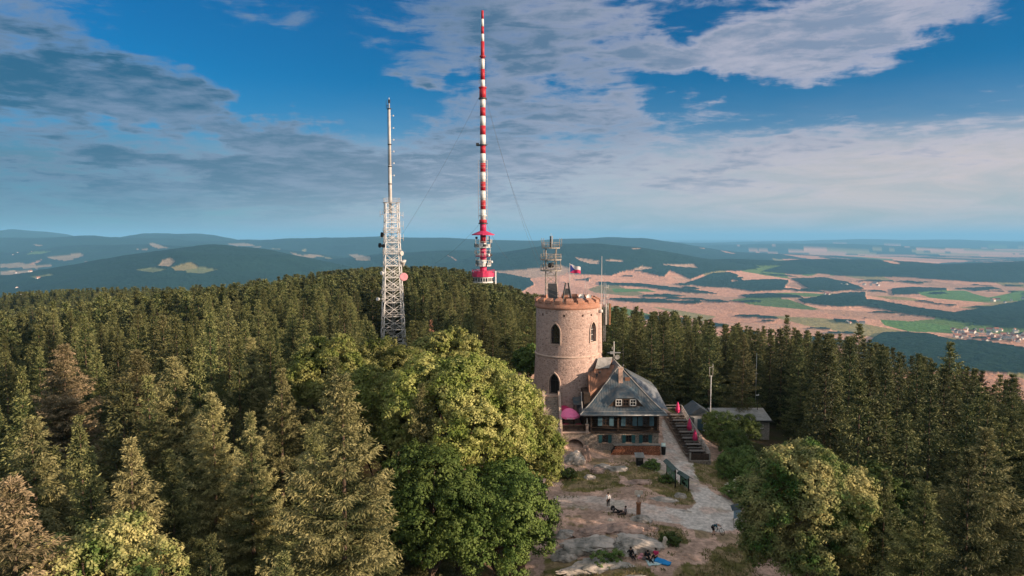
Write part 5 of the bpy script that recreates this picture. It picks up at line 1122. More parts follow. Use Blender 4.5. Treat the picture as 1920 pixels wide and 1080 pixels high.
# ---------------------------------------------------------------- the inn
def roof_ribs(b, a, c, top0, top1, n, w=.03, h=.04):
    """standing seams from eave line a-c up to top line top0-top1"""
    a, c, t0, t1 = map(Vector, (a, c, top0, top1)); nrm = (c - a).cross(t0 - a).normalized()
    if nrm.z < 0: nrm = -nrm
    for k in range(1, n):
        f = k / n; p = a.lerp(c, f); q = t0.lerp(t1, f); b.bar(p + nrm * h * .4, q + nrm * h * .4, w, h, up=nrm)
def window_unit(parent, cx, y, zc, w, h, shutter=None, sw=.5, frame='dark', panes=(2, 2), name='window'):
    b = B(); b.box((cx, y + .12, zc), (w, .04, h)); wo = b.build(name, MT['glass'], parent)
    b = B(); fm = MT['white'] if frame == 'white' else MT['wood']
    for s in (-1, 1): b.box((cx + s * (w / 2 - .035), y + .05, zc), (.09, .1, h)); b.box((cx, y + .05, zc + s * (h / 2 - .035)), (w - .09, .1, .09))
    for k in range(1, panes[0]): b.box((cx - w / 2 + w * k / panes[0], y + .06, zc), (.055, .07, h - .09))
    for k in range(1, panes[1]): b.box((cx, y + .063, zc - h / 2 + h * k / panes[1]), (w - .09, .05, .05))
    b.build('frame', fm, wo)
    b = B(); b.box((cx, y - .03, zc - h / 2 - .06), (w + .16, .22, .09)); b.build('sill', MT['trim'] if shutter == 'shutter' else MT['wood'], wo)
    if shutter:
        for s in (-1, 1):
            b = B(); sx = cx + s * (w / 2 + sw / 2 + .02); b.box((sx, y - .045, zc), (sw, .05, h + .1))
            for k in range(7): b.box((sx, y - .085, zc - h / 2 + .1 + k * (h - .1) / 6.5), (sw - .14, .03, .05))
            b.build('shutter', MT[shutter], wo)
    return wo
def inn():
    XL, XR, YF, YB = 11.0, 20.8, 95.0, 108.0; ZE = 6.25; ZB = 3.55
    o = thing('mountain_inn', (XL, YF, -.3), 'mountain inn with stone base, dark log storey and steep blue grey metal roof', 'inn')
    b = B(); b.bx(XL, XR, YF, YB, -1.6, ZB); w = b.build('stone_base', MT['stone'], o)
    wins = [(13.2, 2.58), (16.55, 2.58), (18.93, 2.58)]; cs = []
    for cx, zc in wins: q = B(); q.box((cx, YF, zc), (.8, .9, 1.05)); cs.append(q.build('c', None))
    cut(w, cs)
    for cx, zc in wins: window_unit(w, cx, YF, zc, .8, 1.05, 'shutter', .5)
    b = B(); b.bx(XL + .1, XR - .05, YF + .12, YB - .1, ZB, ZE - .1); lw = b.build('log_wall', MT['log'], o)
    b = B()
    for k in range(9): b.tube((XL + .02, YF + .13, ZB + .17 + k * .3), (XR + .05, YF + .13, ZB + .17 + k * .3), .125, .125, 8)
    for k in range(9): b.tube((XR - .04, YF + .1, ZB + .17 + k * .3), (XR - .04, YB - .2, ZB + .17 + k * .3), .12, .12, 8)
    b.build('log_courses', MT['log'], lw)
    for cx, ww in ((13.25, .95), (16.55, .95), (18.95, .95)):
        q = window_unit(lw, cx, YF - .08, 5.15, ww, 1.25, 'shutter_up', .62)
    b = B()
    for xx in (XL + .2, 15.0, XR - .15): b.box((xx, YF - .08, (ZB + ZE) / 2 - .1), (.22, .2, ZE - ZB - .25))
    b.box(((XL + XR) / 2, YF - .2, ZB + .10), (XR - XL + .1, .5, .14)); b.bar((XL, YF - .32, 4.35), (XR, YF - .32, 3.85), .05, .05); b.build('timber_posts', MT['wood'], o)
    # roof
    EL, ER, EF, EB = 9.55, 21.7, 94.0, 109.0; zE = 6.3
    A, Bq, C, D = Vector((EL, EF, zE)), Vector((ER, EF, zE)), Vector((ER, EB, zE)), Vector((EL, EB, zE))
    T0, T1 = Vector((15.65, 98.6, 12.35)), Vector((15.65, 104.2, 12.35))
    # bell-cast: an intermediate ring
    def ring(f, zz, k): return [a.lerp(t, f) + Vector((0, 0, zz)) for a, t in zip((A, Bq, C, D), (T0, T0, T1, T1))]
    R0, R1 = [A, Bq, C, D], ring(.30, -.22, 0)
    b = B(); th = Vector((0, 0, -.22)); vs = R0 + R1 + [T0, T1] + [p + th for p in R0]
    fs = [(0, 1, 5, 4), (1, 2, 6, 5), (2, 3, 7, 6), (3, 0, 4, 7), (4, 5, 8), (5, 6, 9, 8), (6, 7, 9), (7, 4, 8, 9), (13, 12, 11, 10), (0, 1, 11, 10), (1, 2, 12, 11), (2, 3, 13, 12), (3, 0, 10, 13)]
    b.add(vs, fs); rf = b.build('roof', MT['metal_roof'], o)
    b = B()
    roof_ribs(b, R0[0], R0[1], R1[0], R1[1], 24); roof_ribs(b, R0[1], R0[2], R1[1], R1[2], 26)
    def front_rib(x, left):
        # from ring up to the hip
        pass
    for (p, q, t0, t1, n) in ((R1[0], R1[1], T0, T0, 24), (R1[1], R1[2], T0, T1, 26)):
        e = (q - p); nr = (q - p).cross(t0 - p).normalized()
        if nr.z < 0: nr = -nr
        up = nr.cross(e).normalized(); up = up if up.z > 0 else -up
        for k in range(1, n):
            f = k / n; s = p.lerp(q, f)
            # intersect with the side hips
            dl = (t0 - p); dr = (t1 - q); H_ = min((t0 - p).dot(up), 99); el = e.normalized(); sx = (s - p).dot(el); L = e.length
            xl, xr = dl.dot(el), L + dr.dot(el); hmax = H_
            if sx < xl: hmax = H_ * sx / xl
            elif sx > xr: hmax = H_ * (L - sx) / (L - xr)
            b.bar(s + nr * .015, s + up * hmax + nr * .015, .03, .04, up=nr)
    b.build('standing_seams', MT['metal_roof'], rf)
    b = B()
    for p, q in ((R0[0], R1[0]), (R1[0], T0), (R0[1], R1[1]), (R1[1], T0), (T0, T1), (R0[2], R1[2]), (R1[2], T1)): b.bar(p + Vector((0, 0, .05)), q + Vector((0, 0, .05)), .13, .10)
    b.build('hip_flashing', MT['grey_roof'], rf)
    b = B(); b.tube((EL, EF - .08, zE - .05), (ER, EF - .08, zE - .05), .10, .10, 8); b.bar((EL + .25, EF + .32, zE + .38), (ER - .3, EF + .32, zE + .38), .05, .10); b.tube((ER + .05, EF, zE - .05), (ER + .05, EB, zE - .05), .1, .1, 8)
    b.build('gutter', MT['steel'], rf)
    b = B(); b.tube((EL + .35, EF + .35, zE + .1), (EL + .35, EF + 2.3, 9.0), .05, .05, 6); b.build('lightning_wire', MT['offwhite'], rf)
    # plank soffit shadow board
    # eyebrow dormer
    def fplane(z):   # y of the front roof plane at height z
        zr = R1[0].z; yr = R1[0].y
        return EF + (z - zE) / (zr - zE) * (yr - EF) if z < zr else yr + (z - zr) / (T0.z - zr) * (T0.y - yr)
    yF = 94.86; z0 = 7.28; cxm = 16.05
    def prof(u):    # u -1..1 -> height above z0
        s = abs(u)
        if s < .42: return 1.18
        return 1.18 * (0.5 + 0.5 * math.cos((s - .42) / .58 * math.pi))
    n = 28; vs = []; W2 = 2.75
    for i in range(n + 1):
        u = -1 + 2 * i / n; zt = z0 + prof(u) + .02; x = cxm + W2 * u; vs.append((x, yF - .22, zt))
    for i in range(n + 1):
        u = -1 + 2 * i / n; zt = z0 + prof(u) + .02; x = cxm + W2 * u; vs.append((x, yF - .22, zt + .10))
    for i in range(n + 1):
        u = -1 + 2 * i / n; k = .62 - .0 * abs(u); x = cxm + W2 * u * .60; zz = 10.05 - .9 * abs(u) ** 2; vs.append((x, fplane(zz) + .02, zz + .01))
    m = n + 1; fs = []
    for i in range(n): fs += [(i, i + 1, m + i + 1, m + i), (m + i, m + i + 1, 2 * m + i + 1, 2 * m + i)]
    b = B(); b.add(vs, fs, True); b.build('eyebrow_dormer', MT['metal_roof'], rf)
    b = B(); pts = [(cxm + W2 * (-1 + 2 * i / n), yF, z0 + prof(-1 + 2 * i / n)) for i in range(n + 1)]; b.prism(pts + [(cxm + W2, yF, z0 - .35), (cxm - W2, yF, z0 - .35)], (0, 1.1, 0)); dw = b.build('dormer_wall', MT['wood'], rf)
    for cx, fr in ((cxm - 1.0, 'white'), (cxm, 'dark'), (cxm + 1.0, 'white')): window_unit(dw, cx, yF - .13, z0 + .56, .86, .92, None, frame=fr)
    # chimneys
    b = B(); b.bx(15.35, 15.95, 97.0, 97.6, 9.4, 12.25); ch = b.build('chimney', MT['rock_pink'], rf); b = B(); b.bx(15.27, 16.03, 96.92, 97.68, 12.25, 12.4); b.build('cap', MT['trim'], ch)
    b = B(); b.bx(13.2, 14.7, 102.2, 103.2, 10.5, 12.6); ch = b.build('chimney', MT['trim'], rf); b = B(); b.bx(13.05, 14.85, 102.05, 103.35, 12.6, 12.78); b.build('cap', MT['grey_roof'], ch)
    for x_, y_, z_ in ((17.25, 97.9, 9.9), (12.9, 99.2, 10.4), (12.4, 98.6, 10.2)):
        b = B(); b.tube((x_, y_, z_ - .8), (x_, y_, z_ + .9), .13, .13, 8); b.lathe((x_, y_, z_ + .9), [(.2, 0), (.2, .08), (.01, .18)], 8); b.build('vent_pipe', MT['dark_steel'], rf)
    b = B(); b.bx(16.3, 17.0, 97.2, 97.9, 10.1, 10.9); b.build('roof_box', MT['brown_roof'], rf)
    # left wing towards the tower: metal gable, warm tower light painted in as brown
    a0, a1, a2, a3 = Vector((11.0, 96.0, 8.9)), Vector((11.15, 98.9, 11.25)), Vector((15.3, 100.9, 12.15)), Vector((14.9, 98.3, 11.0))
    b = B(); dn = Vector((0, 0, -3.2)); b.add([a0, a3, a2, a1, a0 + dn, a3 + dn, a2 + dn, a1 + dn], [(0, 1, 2, 3), (0, 1, 5, 4), (1, 2, 6, 5), (2, 3, 7, 6), (3, 0, 4, 7), (7, 6, 5, 4)]); wg = b.build('wing_roof', MT['brown_roof'], rf)
    b = B()
    for k in range(1, 9): f = k / 9; b.bar(a0.lerp(a3, f) + Vector((0, 0, .04)), a1.lerp(a2, f) + Vector((0, 0, .04)), .04, .06)
    b.bar(a0 + Vector((0, -.05, 0)), a0 + Vector((0, -.05, -1.4)), .08, .08); b.build('standing_seams', MT['brown_roof'], wg)
    g0, g1, g2, g3, g4 = Vector((11.4, 99.0, 9.8)), Vector((12.9, 101.3, 12.95)), Vector((15.2, 102.3, 12.7)), Vector((14.4, 100.0, 11.6)), Vector((12.2, 99.6, 11.7))
    b = B(); dn = Vector((0, .5, -4.5)); b.add([g0, g1, g2, g3, g4] + [p + dn for p in (g0, g1, g2, g3, g4)], [(0, 4, 1), (4, 3, 2, 1), (0, 4, 9, 5), (4, 3, 8, 9), (3, 2, 7, 8), (2, 1, 6, 7), (1, 0, 5, 6)]); b.build('wing_gable', MT['brown_roof'], rf)
    b = B(); b.add([g4 + Vector((.1, 0, .15)), g3 + Vector((0, 0, .25)), g2 + Vector((0, 0, .3)), g1 + Vector((0, 0, .12))], [(0, 1, 2, 3)]); b.prism([g4 + Vector((.1, 0, .05)), g3 + Vector((0, 0, .15)), g2 + Vector((0, 0, .2)), g1 + Vector((0, 0, .02))], (0, 0, .1)); b.build('pale_roof_sheet', MT['grey_roof'], rf)
    # left lean-to wall joining the tower foot
    b = B(); b.bx(10.2, 11.1, 95.3, 101, 3.5, 9.0); b.build('side_wall', MT['log'], o)
    # dormer on the right slope
    b = B(); b.add([(17.3, 98.9, 11.0), (21.5, 100.2, 8.65), (21.6, 105.2, 8.65), (17.3, 104.4, 11.0), (22.5, 97.0, 6.25), (22.6, 107.0, 6.25), (17.3, 98.9, 7.0), (17.3, 104.4, 7.0), (21.2, 96.6, 6.7)], [(0, 1, 2, 3), (1, 4, 5, 2), (0, 8, 1), (8, 4, 1), (0, 6, 8), (3, 2, 5, 7), (6, 7, 5, 4, 8)]); sd = b.build('side_roof', MT['metal_lit'], rf)
    b = B()
    for k in range(1, 9): f = k / 9; b.bar(Vector((17.3, 98.9, 11.03)).lerp(Vector((17.3, 104.4, 11.03)), f), Vector((21.5, 100.2, 8.68)).lerp(Vector((21.6, 105.2, 8.68)), f), .03, .05); b.bar(Vector((21.5, 100.2, 8.68)).lerp(Vector((21.6, 105.2, 8.68)), f), Vector((22.5, 97, 6.28)).lerp(Vector((22.6, 107, 6.28)), f), .03, .05)
    b.build('standing_seams', MT['metal_roof'], sd)
    return o
inn()
def roof_mast():
    p = P(1151, 676, 103.0); o = thing('antenna_mast', (p.x, 103.0, 12.3), 'white pole with a small round dish standing behind the inn ridge', 'antenna mast')
    b = B(); b.tube((p.x, 103, 11.2), (p.x, 103, P(1151, 640, 103).z), .06, .05, 8); b.tube((p.x - .28, 103, 14), (p.x - .28, 103, P(1149, 650, 103).z), .03, .03, 6); b.build('pole', MT['white'], o)
    b = B(); z = P(1151, 661, 103).z; b.box((p.x, 102.9, z), (2.0, .1, .16)); b.box((p.x - .35, 102.8, z), (.5, .25, .35)); b.build('cross_arm', MT['steel'], o)
    c = P(1157, 669.5, 102.7); b = B(); n = 16; vs = []
    for q, h in ((.02, 0), (.36, 0), (.38, .1), (.36, .16), (.02, .12)):
        for i in range(n): t = 6.2832 * i / n; vs.append((c.x + q * math.cos(t), c.y - h, c.z + q * math.sin(t)))
    b.add(vs, [(k * n + i, k * n + (i + 1) % n, (k + 1) * n + (i + 1) % n, (k + 1) * n + i) for k in range(4) for i in range(n)]); b.bar((c.x, c.y, c.z), (p.x, 103, c.z), .06); b.build('dish', MT['grey_roof'], o)
    p = P(1168.5, 686, 98.6); o = thing('lightning_rod', (p.x, 98.7, 12.3), 'thin dark rod at the front tip of the inn ridge', 'lightning rod'); b = B(); b.tube((p.x, 98.7, 12.2), (p.x, 98.7, P(1168, 646, 98.7).z), .035, .02, 6); b.lathe((p.x, 98.7, 12.3), [(.16, 0), (.16, .14), (.05, .3)], 8); b.build('rod', MT['dark_steel'], o)
roof_mast()
def terrace_left():
    o = thing('stone_terrace', (6.6, 94.7, -.5), 'stone terrace with an arched cellar opening left of the inn', 'terrace')
    b = B(); b.bx(6.65, 10.98, 94.7, 100.2, -1.2, 3.5); w = b.build('terrace_wall', MT['stone'], o)
    q = B(); pts = [(8.85 - 1.28, 94.2, -1.0), (8.85 + 1.28, 94.2, -1.0)] + [(8.85 + 1.28 * math.cos(a), 94.2, 1.35 + 1.3 * math.sin(a)) for a in [math.pi * k / 14 for k in range(15)]]
    q.prism(pts, (0, 2.2, 0)); cut(w, [q.build('c', None)])
    b = B(); n = 14
    for k in range(n):
        a0, a1 = math.pi * k / n, math.pi * (k + .93) / n; v = []
        for a in (a0, a1):
            for r in (1.28, 1.60): v += [(8.85 + r * math.cos(a), 94.64, 1.35 + r * math.sin(a)), (8.85 + r * math.cos(a), 94.9, 1.35 + r * math.sin(a))]
        b.add(v, [(0, 2, 3, 1), (4, 5, 7, 6), (0, 1, 5, 4), (2, 6, 7, 3), (0, 4, 6, 2), (1, 3, 7, 5)])
    b.build('arch_ring', MT['trim'], w)
    b = B(); b.bx(7.6, 10.1, 96.1, 96.2, -1, 2.6); d = b.build('cellar_door', MT['black'], o); b = B()
    for xx in (8.3, 9.4): b.box((xx, 96.02, 1), (.08, .06, 3.0))
    b.build('door_posts', MT['wood'], d)
    b = B(); b.bx(6.5, 11.05, 94.5, 100.2, 3.5, 3.68); b.build('deck_slab', MT['trim'], o)
    for xx in (6.85, 10.62):
        b = B(); b.lathe((xx, 94.85, 3.68), [(.30, 0), (.26, .1), (.25, .85), (.36, .95), (.36, 1.05), (.01, 1.05)], 4, smooth=False, a0=math.pi / 4); b.build('pier', MT['trim'], o)
    b = B(); b.bx(7.1, 10.37, 94.76, 94.92, 4.55, 4.68); 
    for k in range(22): b.bx(7.16 + k * .148, 7.21 + k * .148, 94.8, 94.86, 3.68, 4.55)
    b.build('balustrade', MT['wood'], o)
    b = B(); b.bx(10.55, 10.68, 94.8, 94.95, 4.7, 5.55); b.build('lamp_post', MT['offwhite'], o)
    b = B(); b.prism([(9.9, 98.6, 7.4), (10.1, 98.5, 7.4), (12.2, 98.5, 7.4), (12.0, 98.6, 7.4)], (0, 0, .1)); 
    b = B(); b.add([(8.9, 97.4, 6.9), (11.0, 97.4, 6.9), (11.0, 99.3, 7.85), (8.9, 99.3, 7.85), (8.9, 97.4, 6.8), (11.0, 97.4, 6.8), (11.0, 99.3, 7.75), (8.9, 99.3, 7.75)], [(0, 1, 2, 3), (7, 6, 5, 4), (0, 1, 5, 4), (1, 2, 6, 5), (2, 3, 7, 6), (3, 0, 4, 7)]); b.build('porch_roof', MT['metal_roof'], o)
    b = B()
    for xx in (9.0, 10.9): b.bx(xx - .06, xx + .06, 97.5, 97.62, 3.68, 6.85)
    b.build('porch_post', MT['wood'], o)
terrace_left()
def parasol_open(x, y, zf, ztop, zedge, r, label, m='pink'):
    o = thing('parasol', (x, y, zf), label, 'parasol'); b = B(); b.tube((x, y, zf), (x, y, ztop), .035, .03, 8); b.lathe((x, y, zf), [(.3, 0), (.3, .08), (.06, .14)], 12); b.build('pole', MT['wood_grey'], o)
    n = 8; b = B(); vs = [(x, y, ztop)]; prof = [(.35, .12), (.7, .42), (1.0, .78), (1.0, 1.0)]
    for q, d in prof:
        for i in range(n): a = 6.2832 * (i + .5) / n; vs.append((x + r * q * math.cos(a), y + r * q * math.sin(a), ztop - (ztop - zedge) * d))
    fs = [(0, 1 + i, 1 + (i + 1) % n) for i in range(n)] + [(1 + k * n + i, 1 + (k + 1) * n + i, 1 + (k + 1) * n + (i + 1) % n, 1 + k * n + (i + 1) % n) for k in range(len(prof) - 1) for i in range(n)]
    b.add(vs, fs); c = b.build('canopy', MT[m], o); md = c.modifiers.new('cloth', 'SOLIDIFY'); md.thickness = .02
    b = B()
    for i in range(n): a = 6.2832 * (i + .5) / n; b.bar((x, y, ztop - .5), (x + r * .92 * math.cos(a), y + r * .92 * math.sin(a), zedge + .12), .03)
    b.build('ribs', MT['wood_grey'], o)
    return o
pp = P(1067, 770, 96.4); par = parasol_open(pp.x, 96.4, 3.68, P(1067, 765, 96.4).z, P(1067, 781, 96.4).z, 1.60, 'open bright pink parasol on the stone terrace')
b = B()
for k in range(5): b.box((pp.x - .35 + k * .19, 96.4 - 1.512, P(1067, 778.5, 96.4).z - .12), (.12, .012, .10))
b.build('small_white_lettering', MT['white'], par)
parasol_open(P(1056, 760, 99).x, 98.8, 3.68, 6.45, 5.85, 1.25, 'second darker parasol half hidden behind the bright pink one', 'pink_dark')
# furniture on the terrace
def terrace_table(x, y, label):
    o = thing('terrace_table', (x, y, 3.68), label, 'table', 'round tables on the stone terrace'); b = B(); b.lathe((x, y, 3.68), [(.01, .76), (.5, .76), (.5, .72), (.01, .72)], 14, smooth=False); b.build('tabletop', MT['pink_dark'], o); b = B(); b.tube((x, y, 3.68), (x, y, 4.4), .04, .04, 6); b.lathe((x, y, 3.68), [(.25, 0), (.25, .04), (.03, .06)], 10); b.build('leg', MT['dark_steel'], o)
terrace_table(7.7, 95.9, 'dark red round table at the left end of the stone terrace'); terrace_table(9.5, 95.8, 'dark red round table right of the pink parasol')
# wood pile
def wood_pile():
    o = thing('wood_pile', (14.0, 94.6, .1), 'long stack of orange sawn firewood along the inn wall', 'firewood')
    b = B(); b.prism([(13.95, 94.1, -.4), (20.85, 94.1, -.4), (20.85, 94.1, 1.85), (14.7, 94.1, 1.85), (13.95, 94.1, .7)], (0, .82, 0)); b.build('stack', MT['black'], o)
    rg = random.Random(4); lg = B(); z = -.25; row = 0
    while z < 1.84:
        x = 14.0 + (row % 2) * .06
        while x < 20.85:
            r = rg.uniform(.055, .085)
            if x > 13.95 + max(0, (z - .7)) * .62: lg.tube((x, 94.03 - rg.uniform(0, .07), z), (x, 94.2, z), r, r, 7, smooth=False)
            x += r * 2.05 + .008
        z += .142; row += 1
    lg.build('log_ends', MT['logs_end'], o)
    b = B(); b.bx(14.3, 20.9, 94.0, 94.95, 1.9, 1.95); b.build('cover_board', MT['wood_grey'], o)
wood_pile()
# bench terrace on the right
def gy(y): return -.05 + (y - 92.5) * .165
def bench_terrace():
    x0, x1, y0, y1 = 24.55, 27.35, 92.6, 108.6
    o = thing('bench_terrace', (x0, y0, -.5), 'stepped wooden terrace with a stone front wall beside the gravel path', 'terrace')
    st = B(); wl = B()
    for k in range(8):
        ya = y0 + k * 2.0; z = gy(ya + 1.2) + .35; st.bx(x0, x1, ya, ya + 2.0 - .004, z - .12, z); wl.bx(x0 + .02, x1 - .02, ya + .01, ya + 1.985, z - 2.3, z - .122)
    st.build('deck', MT['wood'], o); wl.build('plinth', MT['stone'], o)
    b = B(); b.bx(x0 - .15, x1 + .15, y0 - .35, y0 - .01, -1.5, .3); b.build('front_wall', MT['stone'], o)
    b = B(); b.bx(x0 + .2, x1 - .1, y0 - .12, y0 - .05, .36, 1.2); b.build('front_boards', MT['wood'], o)
    for i, (px_, py_) in enumerate([(x0 + .1, y0 - .12), (x1, y0 - .12)]):
        b = B(); b.box((px_, py_, .75), (.2, .2, 1.25)); b.build('end_post', MT['wood_grey'], o)
    def zr(y): return gy(y) + 1.45
    for k in range(9):
        y = y0 + .1 + k * 1.97; b = B(); b.box((x1 + .05, y, zr(y) - .75), (.12, .12, 1.5)); b.build('rail_post', MT['wood_grey'], o)
    for h in (0, -.42, -.8):
        b = B(); b.bar((x1 + .05, y0, zr(y0) + h), (x1 + .05, y1, zr(y1) + h), .16, .07); b.build('hand_rail', MT['wood_grey'], o)
    for k in range(2):
        b = B(); b.bar((x0 + .3, y1, zr(y1) - .45 * k), (x1, y1, zr(y1) - .45 * k), .1, .08); b.build('hand_rail', MT['wood_grey'], o)
bench_terrace()
def picnic_proto(loc, label):
    o = thing('picnic_table', loc, label, 'picnic table', 'picnic tables in a row on the stepped terrace'); L = Vector(loc)
    b = B()
    for k in range(4): b.box(L + Vector((0, -.30 + k * .2, .76)), (2.1, .18, .045))
    b.build('tabletop', MT['wood_table'], o)
    for s in (-1, 1):
        b = B()
        for k in range(2): b.box(L + Vector((0, s * (.66 + k * .15) , .46)), (2.1, .13, .045))
        b.build('bench_seat', MT['wood_table'], o)
        b = B(); b.bar(L + Vector((s * .75, -.7, 0)), L + Vector((s * .75, -.15, .74)), .08, .1); b.bar(L + Vector((s * .75, .7, 0)), L + Vector((s * .75, .15, .74)), .08, .1); b.bar(L + Vector((s * .75, -.78, .40)), L + Vector((s * .75, .78, .40)), .06, .1); b.build('trestle', MT['wood'], o)
    return o
for i in range(7):
    y = 93.7 + i * 2.0; z = gy(y - 1.1 + 1.2) + .35 - .0; k = i; z = gy(92.6 + i * 2.0 + 1.2) + .35
    ordn = ['nearest', 'second', 'third', 'middle', 'third farthest', 'second farthest', 'farthest'][i]
    if i == 0: proto = picnic_proto((25.95, y, z), 'nearest picnic table of the row on the stepped terrace')
    else: dup(proto, (25.95, y, z), None, ordn + ' picnic table of the row on the stepped terrace')
def parasol_closed(px, Y, py_top, label):
    x = P(px, py_top, Y).x; zt = P(px, py_top, Y).z; k = int((Y - 92.6) // 2); zf = gy(92.6 + k * 2 + 1.2) + .35
    o = thing('parasol', (x, Y, zf), label, 'parasol', 'closed pink parasols on the stepped terrace'); b = B(); b.tube((x, Y, zf), (x, Y, zt), .03, .03, 6); b.lathe((x, Y, zf), [(.28, 0), (.28, .08), (.05, .12)], 10); b.build('pole', MT['wood_grey'], o)
    h = zt - zf; b = B(); n = 10; prof = [(.02, h + .08), (.12, h - .2), (.20, h * .72), (.28, h * .5), (.33, h * .34), (.20, h * .26), (.22, h * .16), (.03, h * .14)]; vs = []
    for q, z in prof:
        for i in range(n): a = 6.2832 * i / n; r = q * (1 + (.28 if i % 2 else -.18)); vs.append((x + r * math.cos(a), Y + r * math.sin(a), zf + z))
    b.add(vs, [(k_ * n + i, k_ * n + (i + 1) % n, (k_ + 1) * n + (i + 1) % n, (k_ + 1) * n + i) for k_ in range(len(prof) - 1) for i in range(n)], True); b.build('canopy', MT['pink_dark'], o)
parasol_closed(1271, 107.3, 754, 'closed pink parasol standing alone at the far end of the stepped terrace')
parasol_closed(1293, 100.6, 785, 'closed pink parasol halfway along the stepped terrace rail')
parasol_closed(1303.5, 97.4, 806, 'closed pink parasol nearest the camera on the stepped terrace')
# low grey building and shed at the back right
def low_building():
    x0, x1, yf, yb = 34.0, 43.6, 112.4, 119.0; g = -3.0
    o = thing('low_building', (x0, yf, g), 'long low building with a shallow grey roof behind the shrubs', 'building')
    b = B(); b.bx(x0 + .3, x1 - .3, yf + .4, yb - .4, g, .42); w = b.build('wall', MT['wood_grey'], o)
    b = B(); ym = 116.8; pts = [(x0, yf, .45), (x0, ym, 1.55), (x0, yb, .6), (x0, yb, .4), (x0, ym, 1.33), (x0, yf, .25)]; b.prism(pts, (x1 - x0, 0, 0)); rf = b.build('roof', MT['grey_roof'], o)
    b = B(); b.bx(x0, x1, yf - .06, yf, .18, .5); b.build('fascia', MT['dark_steel'], rf)
    for cx in (36.5, 39.0, 41.5): window_unit(w, cx, yf + .39, -.65, 1.5, .8, None, frame='white')
    p = P(1420, 768, 116); o2 = thing('antenna_mast', (p.x, 116, 1.2), 'short pole with a small wind sensor on the low grey roof', 'antenna mast'); b = B(); b.tube((p.x, 116, 1.2), (p.x, 116, P(1420, 742, 116).z), .05, .04, 6); b.build('pole', MT['dark_steel'], o2); b = B(); q = P(1420, 741, 116); b.box(q, (.5, .1, .12)); b.box(q + Vector((.2, 0, .1)), (.15, .15, .2)); b.build('sensor', MT['white'], o2)
low_building()
def shed():
    o = thing('garden_shed', (28.9, 108.5, 0), 'small shed with a dark pitched roof and a white end wall behind the terrace', 'shed')
    b = B(); b.bx(28.9, 32.0, 108.6, 113.0, -1.5, 2.5); b.build('wall', MT['white'], o)
    b = B(); b.prism([(28.5, 108.3, 2.45), (32.4, 108.3, 2.45), (30.4, 108.3, 3.75)], (0, 5.0, 0)); b.build('roof', MT['metal_roof'], o)
    b = B(); b.bx(27.9, 29.3, 107.9, 112.8, -1, 2.1); b.build('side_annex', MT['metal_roof'], o)
    b = B(); b.bx(30.0, 30.9, 108.52, 108.58, -.2, 1.8); b.build('door', MT['shutter_up'], o)
shed()
def pole_ant():
    p = P(1332, 770, 112.0); o = thing('antenna_mast', (p.x, 112.0, -.5), 'tall white pole with a narrow twin rod aerial in front of the dark spruces', 'antenna mast'); zt = P(1332, 704, 112).z
    b = B(); b.tube((p.x, 112, -.8), (p.x, 112, zt), .09, .06, 8); b.build('pole', MT['white'], o)
    b = B(); b.bar((p.x - .28, 112, zt - .1), (p.x + .28, 112, zt - .1), .06)
    for s in (-1, 1): b.tube((p.x + s * .27, 112, zt - .1), (p.x + s * .27, 112, P(1332, 682 if s > 0 else 688, 112).z), .035, .025, 6)
    b.bar((p.x - .27, 112, zt + 1.3), (p.x + .27, 112, zt + 1.5), .04); b.build('twin_rod', MT['offwhite'], o)
    p = P(1418, 700, 124.0); o = thing('antenna_mast', (p.x, 124, 0), 'thin faint pole against the dark spruces above the low grey roof', 'antenna mast'); b = B(); b.tube((p.x, 124, -2.5), (p.x, 124, P(1418, 662, 124).z), .05, .04, 6); b.build('pole', MT['steel'], o); b = B(); b.box((p.x, 124, P(1418, 700, 124).z), (.6, .1, .1)); b.build('cross_arm', MT['steel'], o)
pole_ant()
